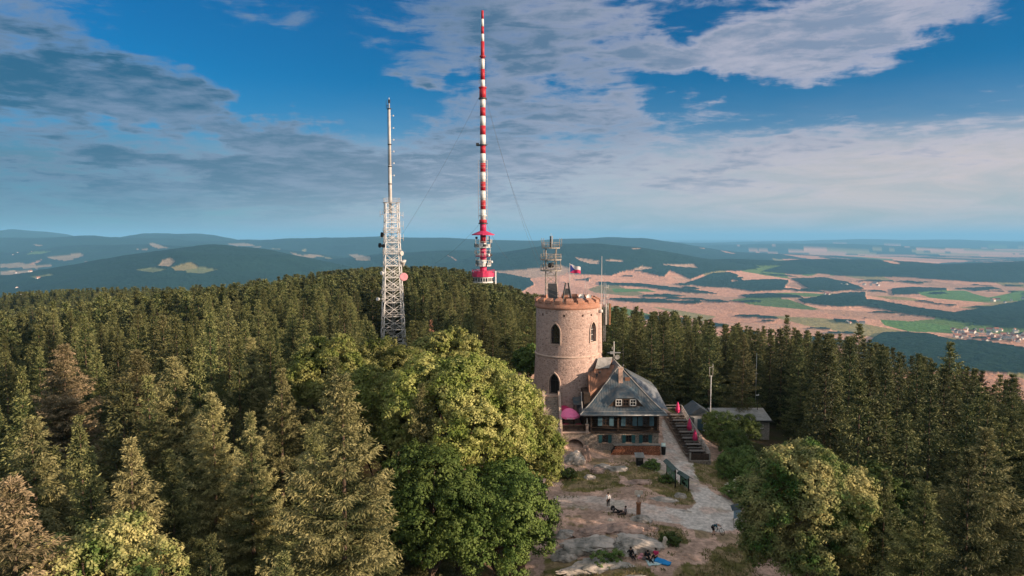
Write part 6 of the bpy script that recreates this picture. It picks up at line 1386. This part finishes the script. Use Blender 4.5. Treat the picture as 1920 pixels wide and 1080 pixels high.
# ---------------------------------------------------------------- clearing furniture
def notice_board(a, c, zb, h, label, mt, marks):
    """a, c: ground points of the two posts (x, y)"""
    A, Cc = Vector((a[0], a[1], gz(*a))), Vector((c[0], c[1], gz(*c))); z0 = min(A.z, Cc.z)
    o = thing('notice_board', tuple((A + Cc) / 2), label, 'notice board'); d = (Cc - A); d.z = 0; dn = d.normalized(); nr = Vector((-dn.y, dn.x, 0));  nr = nr if nr.x < 0 else -nr
    for p in (A, Cc): b = B(); b.tube((p.x, p.y, p.z - .3), (p.x, p.y, z0 + h), .085, .075, 8); b.build('post', MT['black'], o)
    b = B(); up = Vector((0, 0, 1)); q = [A + dn * .1, Cc - dn * .1]; za, zb_ = z0 + zb, z0 + h - .1
    pts = [Vector((q[0].x, q[0].y, za)), Vector((q[1].x, q[1].y, za)), Vector((q[1].x, q[1].y, zb_)), Vector((q[0].x, q[0].y, zb_))]; b.prism(pts, nr * .06); pn = b.build('panel', MT[mt], o)
    rg = random.Random(int(h * 100)); b = B()
    for k in range(marks):
        u, v = rg.uniform(.12, .85), rg.uniform(.15, .85); c_ = pts[0].lerp(pts[1], u); c_ = Vector((c_.x, c_.y, za + (zb_ - za) * v)) + nr * .075; M_ = Matrix((dn, nr, up)).transposed(); b.box(c_, (rg.uniform(.12, .35), .02, rg.uniform(.12, .3)), M=M_)
    b.build('paper_sheets', MT['offwhite'] if marks < 9 else MT['black'], pn)
    rd = B(); e0, e1 = A - dn * .3, Cc + dn * .3; zr = z0 + h + .25; ze = z0 + h - .05
    for s in (1, -1):
        v = [Vector((e0.x, e0.y, zr)), Vector((e1.x, e1.y, zr)), Vector((e1.x, e1.y, ze)) + nr * .42 * s, Vector((e0.x, e0.y, ze)) + nr * .42 * s]
        rd.add(v + [p + Vector((0, 0, -.07)) for p in v], [(0, 1, 2, 3), (7, 6, 5, 4), (2, 3, 7, 6), (1, 2, 6, 5), (3, 0, 4, 7)])
    rd.build('pitched_roof', MT['green_roof'], o)
    b = B()
    for p in (A, Cc): b.bar(Vector((p.x, p.y, z0 + h - .25)) + nr * .02, Vector((p.x, p.y, z0 + h + .05)) + nr * .35, .06)
    b.build('brace', MT['black'], o)
A1, C1 = PZ(1250, 898, 0), PZ(1266, 916, 0)
notice_board((A1.x, A1.y), (C1.x, C1.y), 1.0, 2.3, 'green panelled notice board with a pitched roof, left of the two', 'green_panel', 5)
A1, C1 = PZ(1276, 911, 0), PZ(1291, 921, 0)
notice_board((A1.x, A1.y), (C1.x, C1.y), .35, 1.65, 'lower notice board with dark marks on pale green, right of the two', 'green_panel', 10)
def sign_column():
    p = PZ(1197, 971, 0); g = gz(p.x, p.y); o = thing('signpost', (p.x, p.y, g), 'stout brown timber post carrying two small pale boards above a white lamp', 'signpost')
    b = B(); b.lathe((p.x, p.y, g), [(.27, -.3), (.25, .1), (.24, 1.62), (.30, 1.66), (.30, 1.78), (.22, 1.84), (.01, 1.85)], 10); b.build('post', MT['wood_warm'], o)
    b = B(); b.lathe((p.x, p.y, g + 1.8), [(.15, 0), (.13, .55), (.10, .6)], 8); b.build('neck', MT['rock_pink'], o)
    b = B(); b.lathe((p.x, p.y, g + 2.38), [(.12, 0), (.19, .08), (.19, .22), (.08, .3), (.01, .3)], 10); b.build('lamp', MT['white'], o)
    b = B(); b.box((p.x - .24, p.y - .05, g + 2.9), (.44, .06, .46), rz=R(8)); b.box((p.x + .25, p.y - .05, g + 2.92), (.42, .06, .44), rz=R(-8)); b.tube((p.x, p.y, g + 2.6), (p.x, p.y, g + 3.0), .04, .04, 6); b.build('board', MT['rock_white'], o)
sign_column()
def misc():
    p = PZ(1199, 874, .1); g = gz(p.x, p.y); o = thing('roofed_bin', (p.x, p.y, g), 'black bin shelter with a small pale grey roof in front of the firewood', 'bin')
    b = B(); b.box((p.x, p.y, g + .6), (.9, .6, 1.2)); b.build('box', MT['black'], o); b = B(); b.add([(p.x - .65, p.y - .55, g + 1.25), (p.x + .6, p.y - .55, g + 1.25), (p.x + .6, p.y + .5, g + 1.62), (p.x - .65, p.y + .5, g + 1.62), (p.x - .65, p.y - .55, g + 1.17), (p.x + .6, p.y - .55, g + 1.17), (p.x + .6, p.y + .5, g + 1.54), (p.x - .65, p.y + .5, g + 1.54)], [(0, 1, 2, 3), (7, 6, 5, 4), (0, 1, 5, 4), (1, 2, 6, 5), (2, 3, 7, 6), (3, 0, 4, 7)]); b.build('lid', MT['grey_roof'], o)
    b = B(); b.box((p.x, p.y - .31, g + .85), (.5, .03, .25)); b.build('slot', MT['dark_steel'], o)
    p = P(1244, 858, 94.3); g = gz(p.x, p.y); o = thing('waste_bin', (p.x, p.y, g), 'dark bin at the right end of the firewood stack', 'bin'); b = B(); b.lathe((p.x, p.y, g), [(.26, 0), (.32, .95), (.34, .98), (.34, 1.06), (.02, 1.14)], 10); b.build('drum', MT['black'], o); b = B(); b.box((p.x, p.y - .33, g + .9), (.2, .05, .06)); b.build('handle', MT['dark_steel'], o)
    p = P(1243.5, 845, 95.2); g = gz(p.x, p.y); o = thing('menu_board', (p.x, p.y, g), 'narrow pale sandwich board at the inn corner', 'sign'); b = B(); b.add([(p.x - .3, p.y - .3, g), (p.x + .3, p.y - .3, g), (p.x + .3, p.y, g + 1.3), (p.x - .3, p.y, g + 1.3), (p.x - .3, p.y - .25, g), (p.x + .3, p.y - .25, g), (p.x + .3, p.y + .05, g + 1.3), (p.x - .3, p.y + .05, g + 1.3)], [(0, 1, 2, 3), (7, 6, 5, 4), (0, 1, 5, 4), (1, 2, 6, 5), (2, 3, 7, 6), (3, 0, 4, 7)]); b.build('front_panel', MT['teal_cloth'], o); b = B(); b.bar((p.x - .25, p.y + .05, g + 1.25), (p.x - .25, p.y + .4, g), .05); b.bar((p.x + .25, p.y + .05, g + 1.25), (p.x + .25, p.y + .4, g), .05); b.build('back_leg', MT['wood_grey'], o)
    p = PZ(1382, 986, -.3); g = gz(p.x, p.y); o = thing('map_board', (p.x, p.y, g), 'pale blue grey map board half hidden by the round linden', 'sign')
    b = B(); b.box((p.x, p.y, g + 1.55), (1.0, .08, .95), rz=R(25)); b.build('panel', MT['cl_blue'], o)
    for s in (-.4, .4): b = B(); b.tube((p.x + s, p.y + s * .46 + .08, g - .2), (p.x + s, p.y + s * .46 + .08, g + 2.1), .05, .05, 6); b.build('leg', MT['offwhite'], o)
    b = B(); b.add([(p.x - .7, p.y - .4, g + 2.0), (p.x + .6, p.y + .2, g + 2.0), (p.x + .45, p.y + .55, g + 2.5), (p.x - .8, p.y + 0, g + 2.5)], [(0, 1, 2, 3)]); q = b.build('roof', MT['metal_roof'], o); q.modifiers.new('s', 'SOLIDIFY').thickness = .06
misc()
# ---------------------------------------------------------------- rocks
def rock(px, py, sx, sy, sz, label, m='rock', seed=1, sink=.35, rz=0.0, z=0.0, tip=0.0):
    p = PZ(px, py, z); g = gz(p.x, p.y); bm = bmesh.new(); bmesh.ops.create_icosphere(bm, subdivisions=5, radius=1.0); rg = np.random.default_rng(seed)
    V = np.array([v.co[:] for v in bm.verts]); 
    for k in range(9):    # chop with random planes: flat faces and edges
        d = rg.normal(size=3); d[2] = abs(d[2]) * .8; d /= np.linalg.norm(d); h = rg.uniform(.62, .86); t = V @ d; V = V - np.clip(t - h, 0, None)[:, None] * d * .92
    o3 = rg.uniform(0, 50, 3)
    nz = fbm(V[:, 0] * 2.3 + o3[0] + V[:, 2], V[:, 1] * 2.3 + o3[1] - V[:, 2], seed, 4) - .5; nz2 = vnoise(V[:, 0] * 9 + o3[2] + V[:, 2] * 7, V[:, 1] * 9 + V[:, 2] * 4, seed + 5) - .5
    crack = np.abs(fbm(V[:, 0] * 1.6 + o3[1], V[:, 1] * 1.6 + V[:, 2] * 1.2 + o3[0], seed + 9, 3) - .5)
    V = V * (1 + .46 * nz + .08 * nz2 - .16 * np.exp(-(crack / .022) ** 2))[:, None]
    V *= np.array([sx, sy, sz]); V[:, 0] += V[:, 2] * tip; c, s = math.cos(rz), math.sin(rz); V[:, :2] = V[:, :2] @ np.array([[c, s], [-s, c]])
    for v, q in zip(bm.verts, V): v.co = q
    me = bpy.data.meshes.new('boulder'); bm.to_mesh(me); bm.free(); me.polygons.foreach_set('use_smooth', np.ones(len(me.polygons), bool)); me.set_sharp_from_angle(angle=R(32))
    o = link('boulder', me, MT[m], None, (p.x, p.y, g + sz * (1 - 2 * sink) * .5)); tag(o, label, 'boulder')
RK = [
 (1112, 1018, 3.3, 1.9, .85, 'large grey boulder with a dark hollow on the left of the outcrop', 'rock', 3, .35, .1), (1186, 1022, 3.2, 1.9, .95, 'large rounded grey boulder on the right of the outcrop', 'rock', 4, .35, -.2),
 (1125, 1052, 4.6, 1.5, .6, 'long sloping grey slab below the outcrop', 'rock', 5, .4, .18), (1165, 990, 2.6, 1.5, .6, 'pinkish flat topped boulder at the back of the outcrop', 'rock_pink', 6, .4, 0), (1112, 993, 2.4, 1.4, .5, 'pale pink slab at the upper left of the outcrop', 'rock_pink', 7, .4, .3),
 (1060, 992, 1.3, .9, .5, 'brownish boulder at the left rim of the clearing', 'rock', 8, .4, .2), (1062, 1028, 1.7, 1.1, .7, 'dark boulder in the lower left shade', 'rock', 9, .4, 0), (1205, 976, 1.3, .8, .5, 'grey boulder just behind the outcrop beside the signpost', 'rock', 10, .4, 0),
 (1222, 992, .9, .6, .35, 'small pinkish boulder at the right end of the outcrop', 'rock_pink', 11, .4, 0), (1247, 1024, .38, .3, .75, 'pointed whitish stone standing upright in the grass', 'rock_white', 12, .15, 0), (1145, 973, .42, .3, .2, 'small white stone near the two resting people', 'rock_white', 13, .3, 0),
 (1079, 873, 1.7, 1.2, 1.35, 'big tilted grey boulder in front of the stone arch', 'rock', 14, .3, .3), (1099, 868, .75, .7, 1.6, 'upright pinkish boulder beside the tilted grey one', 'rock_pink', 15, .2, 0), (1118, 886, 1.2, .8, .6, 'low boulder at the foot of the upright pinkish one', 'rock_pink', 16, .35, 0),
 (1132, 878, 1.5, .7, .45, 'flat pale slab left of the path embankment', 'rock', 17, .35, -.1), (1162, 883, 1.5, .7, .5, 'pale slab with a dark crack below the firewood stack', 'rock', 18, .35, .1), (1105, 897, .8, .6, .4, 'small stone block below the boulders at the arch', 'rock', 19, .3, 0),
 (1200, 905, 2.6, 1.3, .42, 'long pinkish rock slab in the middle of the clearing', 'rock_pink', 20, .45, -.15), (1245, 938, 1.9, .8, .35, 'low grey slab at the foot of the embankment', 'rock', 21, .4, -.2), (1276, 934, .7, .5, .5, 'rounded stone below the notice boards', 'rock', 22, .35, 0),
 (1285, 958, .8, .4, .12, 'flat stone at the edge of the gravel path', 'rock', 23, .4, 0), (1192, 1078, 1.5, .8, .4, 'grey rock cut by the bottom edge', 'rock', 24, .35, 0), (1085, 1075, 1.3, .8, .45, 'mossy rock at the bottom left of the clearing', 'rock', 25, .4, 0),
 (1180, 1034, 1.2, .8, .55, 'dark rock beside the seated person in black', 'rock', 26, .35, 0),
]
for r_ in RK: rock(r_[0], r_[1], r_[2], r_[3], r_[4], r_[5], r_[6], r_[7], r_[8], r_[9])
# ---------------------------------------------------------------- people
def skin_obj(name, verts, radii, edges, m, parent, sub=1, root=0):
    me = bpy.data.meshes.new(name); me.from_pydata(verts, edges, []); o = bpy.data.objects.new(name, me); COL.objects.link(o); o.parent = parent; me.materials.append(m)
    md = o.modifiers.new('skin', 'SKIN'); md.use_smooth_shade = True
    if not me.skin_vertices: me.skin_vertices.new() if hasattr(me.skin_vertices, 'new') else None
    sv = me.skin_vertices[0].data if me.skin_vertices else None
    if sv is None: return o
    for i, r in enumerate(radii): sv[i].radius = (r, r) if not isinstance(r, tuple) else r
    sv[root].use_root = True
    s = o.modifiers.new('smooth', 'SUBSURF'); s.levels = sub; s.render_levels = sub
    return o
def person(label, loc, rz, J, top, legs, shoes='cl_black', hair='hair', sleeves=True, long_legs=True, group=None):
    """J: joints in local metres, x right, -y front"""
    o = bpy.data.objects.new('person', None); COL.objects.link(o); o.location = loc; o.rotation_euler = (0, 0, rz); tag(o, label, 'person', group)
    K = {k: Vector(v) for k, v in J.items()}
    V, Rr, E = [], [], []; idx = {}
    def v(name, p, r): idx[name] = len(V); V.append(tuple(p)); Rr.append(r); return idx[name]
    def e(a, b): E.append((idx[a], idx[b]))
    hd = K['head']; nk = K['neck']; hn = (hd - nk).normalized()
    v('pelvis', K['pelvis'], .14); v('waist', K['pelvis'].lerp(K['chest'], .5), .12); v('chest', K['chest'], .145); v('neck', nk, .055); v('jaw', hd - hn * .045 + Vector((0, -.02, 0)), .075); v('head', hd + hn * .03, .098); v('crown', hd + hn * .11, .06)
    for a, b in (('pelvis', 'waist'), ('waist', 'chest'), ('chest', 'neck'), ('neck', 'jaw'), ('jaw', 'head'), ('head', 'crown')): e(a, b)
    for s in 'lr':
        v('sh' + s, K['sh' + s], .062); v('el' + s, K['el' + s], .044); v('wr' + s, K['wr' + s], .030); e('chest', 'sh' + s); e('sh' + s, 'el' + s); e('el' + s, 'wr' + s)
        fd = (K['wr' + s] - K['el' + s]).normalized(); v('pa' + s, K['wr' + s] + fd * .07, .034); e('wr' + s, 'pa' + s)
        sd = fd.cross(Vector((0, 0, 1))); sd = sd.normalized() if sd.length > .1 else Vector((0, 1, 0)); pal = fd.cross(sd).normalized()
        for k, (off, ln) in enumerate(((-.03, .06), (-.01, .078), (.01, .072), (.03, .055))):
            b0 = K['wr' + s] + fd * .10 + sd * off; m1 = b0 + fd * ln * .5 + pal * .008; t1 = b0 + fd * ln + pal * .03
            n1, n2, n3 = 'f%s%da' % (s, k), 'f%s%db' % (s, k), 'f%s%dc' % (s, k); v(n1, b0, .0095); v(n2, m1, .009); v(n3, t1, .008); e('pa' + s, n1); e(n1, n2); e(n2, n3)
        v('t%sa' % s, K['wr' + s] + fd * .05 - sd * .045, .011); v('t%sb' % s, K['wr' + s] + fd * .09 - sd * .065, .009); e('pa' + s, 't%sa' % s); e('t%sa' % s, 't%sb' % s)
        v('hp' + s, K['hp' + s], .10); v('kn' + s, K['kn' + s], .062); v('an' + s, K['an' + s], .040); v('to' + s, K['to' + s], .036); e('pelvis', 'hp' + s); e('hp' + s, 'kn' + s); e('kn' + s, 'an' + s); e('an' + s, 'to' + s)
    skin_obj('body', V, Rr, E, MT['skin'], o)
    def part(name, lst, m, grow):
        names = []; 
        for a, b in lst:
            for q in (a, b):
                if q not in names: names.append(q)
        skin_obj(name, [V[idx[q]] for q in names], [Rr[idx[q]] + grow for q in names], [(names.index(a), names.index(b)) for a, b in lst], MT[m], o)
    sl = [('pelvis', 'waist'), ('waist', 'chest'), ('chest', 'shl'), ('chest', 'shr'), ('shl', 'ell'), ('shr', 'elr')] + ([('ell', 'wrl'), ('elr', 'wrr')] if sleeves else [])
    part('jacket' if sleeves else 'shirt', sl, top, .022)
    lg = [('pelvis', 'hpl'), ('pelvis', 'hpr'), ('hpl', 'knl'), ('hpr', 'knr')] + ([('knl', 'anl'), ('knr', 'anr')] if long_legs else [])
    part('trousers' if long_legs else 'shorts', lg, legs, .016)
    for s in 'lr': part('shoe', [('an' + s, 'to' + s)], shoes, .016)
    b = B(); c = hd + hn * .05; n = 12
    prof = [(.118, -.03), (.122, .02), (.108, .075), (.06, .115), (.005, .125)]
    vs = []
    X = hn.cross(Vector((0, 1, 0))).normalized(); Yv = hn.cross(X)
    for r, h in prof:
        for i in range(n): t = 6.2832 * i / n; vs.append(c + Vector((0, .018, 0)) + (X * math.cos(t) + Yv * math.sin(t)) * r + hn * h)
    b.add(vs, [(k * n + i, k * n + (i + 1) % n, (k + 1) * n + (i + 1) % n, (k + 1) * n + i) for k in range(4) for i in range(n)], True); me_o = b.build('hair', MT[hair]); me_o.parent = o
    f = B(); fr = Vector((0, -1, 0)); f.tube(hd + fr * .10, hd + fr * .13 + Vector((0, 0, -.015)), .016, .010, 6)
    for s in (-1, 1): f.tube(hd + Vector((s * .105, 0, 0)), hd + Vector((s * .125, 0, .0)), .028, .024, 8)
    q = f.build('nose_and_ears', MT['skin']); q.parent = o
    f = B()
    for s in (-1, 1): f.tube(hd + fr * .098 + Vector((s * .036, 0, .022)), hd + fr * .110 + Vector((s * .036, 0, .022)), .012, .010, 6)
    f.tube(hd + fr * .098 + Vector((-.025, 0, -.05)), hd + fr * .098 + Vector((.025, 0, -.05)), .008, .008, 6); q = f.build('eyes_and_mouth', MT['hair']); q.parent = o
    return o
STAND = dict(pelvis=(0, 0, .96), chest=(0, 0, 1.30), neck=(0, 0, 1.50), head=(0, -.01, 1.62), shl=(-.19, 0, 1.42), ell=(-.25, .0, 1.16), wrl=(-.20, -.08, .93), shr=(.19, 0, 1.42), elr=(.25, 0, 1.16), wrr=(.22, -.06, .92),
             hpl=(-.10, 0, .90), knl=(-.10, -.02, .50), anl=(-.11, .02, .08), tol=(-.13, -.13, .04), hpr=(.10, 0, .90), knr=(.11, -.02, .50), anr=(.13, .02, .08), tor=(.16, -.13, .04))
SIT = dict(pelvis=(0, 0, .13), chest=(.0, .10, .46), neck=(0, .10, .66), head=(0, .07, .79), shl=(-.18, .10, .58), ell=(-.30, .22, .34), wrl=(-.32, .36, .10), shr=(.18, .10, .58), elr=(.27, -.04, .36), wrr=(.14, -.26, .34),
           hpl=(-.10, -.06, .12), knl=(-.14, -.46, .36), anl=(-.14, -.78, .08), tol=(-.15, -.92, .05), hpr=(.10, -.06, .12), knr=(.12, -.50, .12), anr=(.14, -.92, .08), tor=(.17, -1.0, .16))
LIE = dict(pelvis=(0, 0, .12), chest=(.0, .36, .13), neck=(0, .56, .15), head=(0, .68, .20), shl=(-.19, .47, .12), ell=(-.40, .34, .08), wrl=(-.42, .08, .07), shr=(.19, .47, .12), elr=(.34, .62, .10), wrr=(.14, .78, .08),
           hpl=(-.10, -.06, .11), knl=(-.15, -.42, .42), anl=(-.13, -.62, .08), tol=(-.14, -.76, .05), hpr=(.10, -.06, .11), knr=(.13, -.48, .12), anr=(.15, -.90, .07), tor=(.19, -.96, .16))
BEND = dict(pelvis=(0, .12, .92), chest=(.0, -.20, 1.14), neck=(0, -.37, 1.22), head=(0, -.49, 1.22), shl=(-.19, -.28, 1.20), ell=(-.24, -.38, .95), wrl=(-.12, -.56, .84), shr=(.19, -.28, 1.20), elr=(.30, -.42, 1.0), wrr=(.30, -.62, .92),
            hpl=(-.10, .10, .88), knl=(-.12, .02, .49), anl=(-.13, .14, .08), tol=(-.14, 0, .04), hpr=(.10, .10, .88), knr=(.10, -.04, .49), anr=(.10, .0, .08), tor=(.11, -.14, .04))
def G(px, py): p = PZ(px, py, 0); p = PZ(px, py, gz(p.x, p.y)); return (p.x, p.y, gz(p.x, p.y))
person('standing person in a white jacket with a light blue waist wrap and dark leggings', G(1140, 951), R(20), STAND, 'cl_white', 'cl_black', 'cl_white')
q = bpy.data.objects[-1] if False else None
person('seated person in grey and black facing away beside the reclining person', G(1172, 964), R(-75), SIT, 'cl_grey', 'cl_black')
person('reclining person in black stretched out on the ground', G(1161, 961), R(-88), LIE, 'cl_black', 'cl_black')
g_ = G(1338, 1003); person('person in a dark teal shirt and shorts bending over a bicycle', g_, R(62), BEND, 'cl_navy', 'cl_black', sleeves=False, long_legs=False)
person('person in black clothes resting in the shade against the rocks', G(1183, 1044), R(10), SIT, 'cl_black', 'cl_black', 'cl_grey')
person('picnicker in black with bent knees on the pale blanket', G(1215, 1050), R(15), SIT, 'cl_black', 'cl_black', 'cl_white', sleeves=False)
person('picnicker in pink lying on the left of the picnic group', G(1206, 1049), R(60), LIE, 'cl_pink', 'cl_grey', sleeves=False, long_legs=False)
person('picnicker in dark red sitting at the head of the blue blanket', G(1229, 1046), R(-30), SIT, 'pink_dark', 'cl_black', sleeves=False)
g_ = G(1140, 951)
def cloth_patch(px, py, sx, sy, rz, m, label, nm='blanket', thick=.06, seed=1, h=.05):
    p = Vector(G(px, py)); rg = np.random.default_rng(seed); n = 18; u, v = np.meshgrid(np.linspace(-1, 1, n), np.linspace(-1, 1, n)); u, v = u.ravel(), v.ravel()
    x = u * sx / 2 * (1 + .06 * np.sin(v * 3 + seed)); y = v * sy / 2 * (1 + .07 * np.sin(u * 4)); z = h + .05 * fbm(u * 2.4 + seed, v * 2.4, seed, 3) + .03 * np.sin(u * 5 + v * 2)
    c, s = math.cos(rz), math.sin(rz); X, Y = x * c - y * s, x * s + y * c; Z = height(p.x + X, p.y + Y) - p.z + z
    I = np.arange(n * n).reshape(n, n); Fc = np.stack([I[:-1, :-1], I[:-1, 1:], I[1:, 1:], I[1:, :-1]], -1).reshape(-1, 4)
    me = np_mesh(nm, np.stack([X, Y, Z], 1), Fc, True); o = link(nm, me, MT[m], None, tuple(p)); o.modifiers.new('thick', 'SOLIDIFY').thickness = thick; tag(o, label, 'blanket')
    return o
cloth_patch(1242, 1055, 1.55, .85, R(-38), 'blue', 'bright blue blanket spread at the edge of the clearing', thick=.10, seed=2, h=.12)
cloth_patch(1227, 1056, 1.5, 1.1, R(10), 'teal_cloth', 'pale teal blanket beside the bright blue one', thick=.03, seed=3)
def bicycle():
    g = Vector(G(1347, 1000)); o = thing('bicycle', tuple(g), 'bicycle with black tyres seen almost end on beside the bending person', 'bicycle', rz=R(-62)); r = .34
    def pt(x, z, y=0): return Vector((x, y, z))
    for cx in (-.52, .52):
        b = B(); n = 28; vs = []
        for i in range(n):
            a = 6.2832 * i / n
            for j in range(6): t = 6.2832 * j / 6; rr_ = r + .024 * math.cos(t); vs.append((cx + rr_ * math.cos(a), .024 * math.sin(t), r + .024 + rr_ * math.sin(a)))
        b.add(vs, [(i * 6 + j, i * 6 + (j + 1) % 6, ((i + 1) % n) * 6 + (j + 1) % 6, ((i + 1) % n) * 6 + j) for i in range(n) for j in range(6)], True); w = b.build('wheel', MT['black'], o)
        b = B()
        for i in range(14): a = 6.2832 * i / 14; b.tube((cx, 0, r + .024), (cx + r * math.cos(a), 0, r + .024 + r * math.sin(a)), .004, .004, 4, caps=False)
        b.tube((cx, -.05, r + .024), (cx, .05, r + .024), .02, .02, 8); b.build('spokes', MT['steel'], w)
    b = B(); bb, st, hd, rw, fw = pt(-.08, .32), pt(-.22, .82), pt(.36, .86), pt(-.52, .36), pt(.52, .36)
    for p, q in ((bb, st), (bb, pt(.37, .74)), (st, hd), (st, rw), (bb, rw), (hd, pt(.40, .70)), (pt(.40, .70), fw)): b.tube(p, q, .018, .016, 7)
    b.build('frame', MT['cl_navy'], o); b = B(); b.tube(pt(.36, .86), pt(.34, 1.0), .014, .014, 6); b.tube(pt(.33, 1.0, -.3), pt(.33, 1.0, .3), .014, .014, 6); b.build('handlebar', MT['black'], o)
    b = B(); b.box(pt(-.24, .9), (.26, .13, .05)); b.tube(st, pt(-.24, .9), .013, .013, 6); b.build('saddle', MT['black'], o)
    b = B(); b.tube(pt(-.08, .32, -.1), pt(-.08, .32, .1), .02, .02, 6); b.tube(pt(-.08, .32, .1), pt(.03, .2, .1), .01, .01, 5); b.tube(pt(-.08, .32, -.1), pt(-.19, .44, -.1), .01, .01, 5); b.build('crank', MT['steel'], o)
bicycle()
def bag(px, py, label, m, s=1.0, rz=0.3):
    g = Vector(G(px, py)); o = thing('backpack', tuple(g), label, 'bag'); b = B(); b.lathe(g, [(.02, 0), (.2 * s, .02), (.22 * s, .2 * s), (.16 * s, .38 * s), (.02, .42 * s)], 10); b.build('sack', MT[m], o); b = B(); b.box(g + Vector((0, -.2 * s, .16 * s)), (.22 * s, .08, .2 * s)); b.build('pocket', MT['cl_grey'], o)
bag(1149, 956, 'dark backpack lying at the feet of the reclining person', 'cl_black', 1.2)
bag(1212, 1042, 'black bag behind the picnic group', 'cl_black', 1.0)
bag(1203, 1046, 'pale pink bag at the left of the picnic group', 'cl_pink', .9)
# ---------------------------------------------------------------- grass tufts
def tufts():
    rg = np.random.default_rng(12); n = 34000; px = rg.uniform(1010, 1430, n); py = 1080 - (rg.uniform(0, 1, n) ** 1.0) * 222
    d = np.stack([(px - 960) / F, (py - 540) / F], 1); c, s = math.cos(PITCH), math.sin(PITCH); dy = c - d[:, 1] * s; dz = -s - d[:, 1] * c; k = -CAMZ / dz; x = d[:, 0] * k; y = dy * k
    dens = fbm(x / 1.3, y / 1.3, 301, 3); inside = np.zeros(n, bool)
    for p in GRASS: inside |= inpoly(px, py, p)
    keep = ((inside & (dens > .38)) | (dens > .68)) & ~inpoly(px, py, PATH[0]); x, y = x[keep], y[keep]; z = height(x, y); n = len(x)
    hh = rg.uniform(.10, .32, n) * (1 + (rg.random(n) < .06) * .8); a = rg.uniform(0, 6.28, n); w = rg.uniform(.03, .07, n)
    P0 = np.stack([x, y, z - .03], 1); L = np.stack([np.cos(a) * w, np.sin(a) * w, 0 * w], 1); T = P0 + np.stack([rg.normal(0, .12, n), rg.normal(0, .12, n), hh], 1)
    V = np.stack([P0 - L, P0 + L, T], 1).reshape(-1, 3); me = np_mesh('grass', V, np.arange(3 * n).reshape(-1, 3)); me.materials.append(mat('dry and green grass', (0.30, 0.25, 0.12), .9, .4, 1.2, col2=(0.12, 0.14, 0.045)))
    o = bpy.data.objects.new('grass', me); COL.objects.link(o); tag(o, 'tufts of dry and green grass in the clearing', 'grass', None, 'stuff')
tufts()
# ---------------------------------------------------------------- far villages
def village():
    rg = random.Random(21)
    W_, L_ = 9.0, 14.0
    def house(loc, rz, s, label, group, roofm='tile', proto=[None, None]):
        k = 0 if roofm == 'tile' else 1
        if proto[k] is None:
            o = thing('village_house', (0, 0, 0), label, 'house', group); b = B(); b.bx(-L_ / 2, L_ / 2, -W_ / 2, W_ / 2, -4, 5.5); b.add([(-L_ / 2, -W_ / 2, 5.5), (-L_ / 2, W_ / 2, 5.5), (-L_ / 2, 0, 9.2), (L_ / 2, -W_ / 2, 5.5), (L_ / 2, W_ / 2, 5.5), (L_ / 2, 0, 9.2)], [(0, 1, 2), (3, 5, 4)]); b.build('wall', MT['plaster'], o)
            b = B(); e = .6
            for sg in (-1, 1): b.add([(-L_ / 2 - e, 0, 9.6), (L_ / 2 + e, 0, 9.6), (L_ / 2 + e, sg * (W_ / 2 + e), 5.3), (-L_ / 2 - e, sg * (W_ / 2 + e), 5.3), (-L_ / 2 - e, 0, 9.3), (L_ / 2 + e, 0, 9.3), (L_ / 2 + e, sg * (W_ / 2 + e), 5.0), (-L_ / 2 - e, sg * (W_ / 2 + e), 5.0)], [(0, 1, 2, 3), (7, 6, 5, 4), (2, 3, 7, 6), (1, 2, 6, 5), (3, 0, 4, 7)])
            b.build('roof', MT['tile' if k == 0 else 'tile_grey'], o); proto[k] = o; o.location = loc; o.rotation_euler = (0, 0, rz); o.scale = (s, s, s); return o
        o = dup(proto[k], loc, rz, label, (s, s, s)); o['group'] = group; return o
    cl = [((1785, 1925), (617, 634), 46, 'village near the right edge'), ((1845, 1925), (634, 641), 14, 'lowest rows of the right village'), ((1575, 1650), (526, 536), 12, 'hamlet between the dark woods'),
          ((1545, 1565), (551, 554), 3, 'farm amid the fields'), ((1585, 1625), (603, 607), 5, 'farm beside the green field'), ((25, 72), (494, 502), 10, 'hamlet at the far left'), ((1860, 1925), (560, 568), 8, 'hamlet behind the right meadow'),
          ((700, 712), (484, 488), 0, '')]
    for (xa, xb), (ya, yb), n, lb in cl:
        for k in range(n):
            px, py = rg.uniform(xa, xb), rg.uniform(ya, yb); p = PZ(px, py, -440)
            for _ in range(3): p = PZ(px, py, gz(p.x, p.y) + 4)
            g = gz(p.x, p.y); s = rg.uniform(1.0, 1.9) * (1.3 if p.y > 5000 else 1); big = rg.random() < .2; rm = 'tile' if rg.random() < .6 else 'tile_grey'
            house((p.x, p.y, g), rg.uniform(0, 3.14), s, ('red brown' if rm == 'tile' else 'grey') + ' roofed pale house in the ' + lb, lb + (', red roofs' if rm == 'tile' else ', grey roofs'), rm)
village()
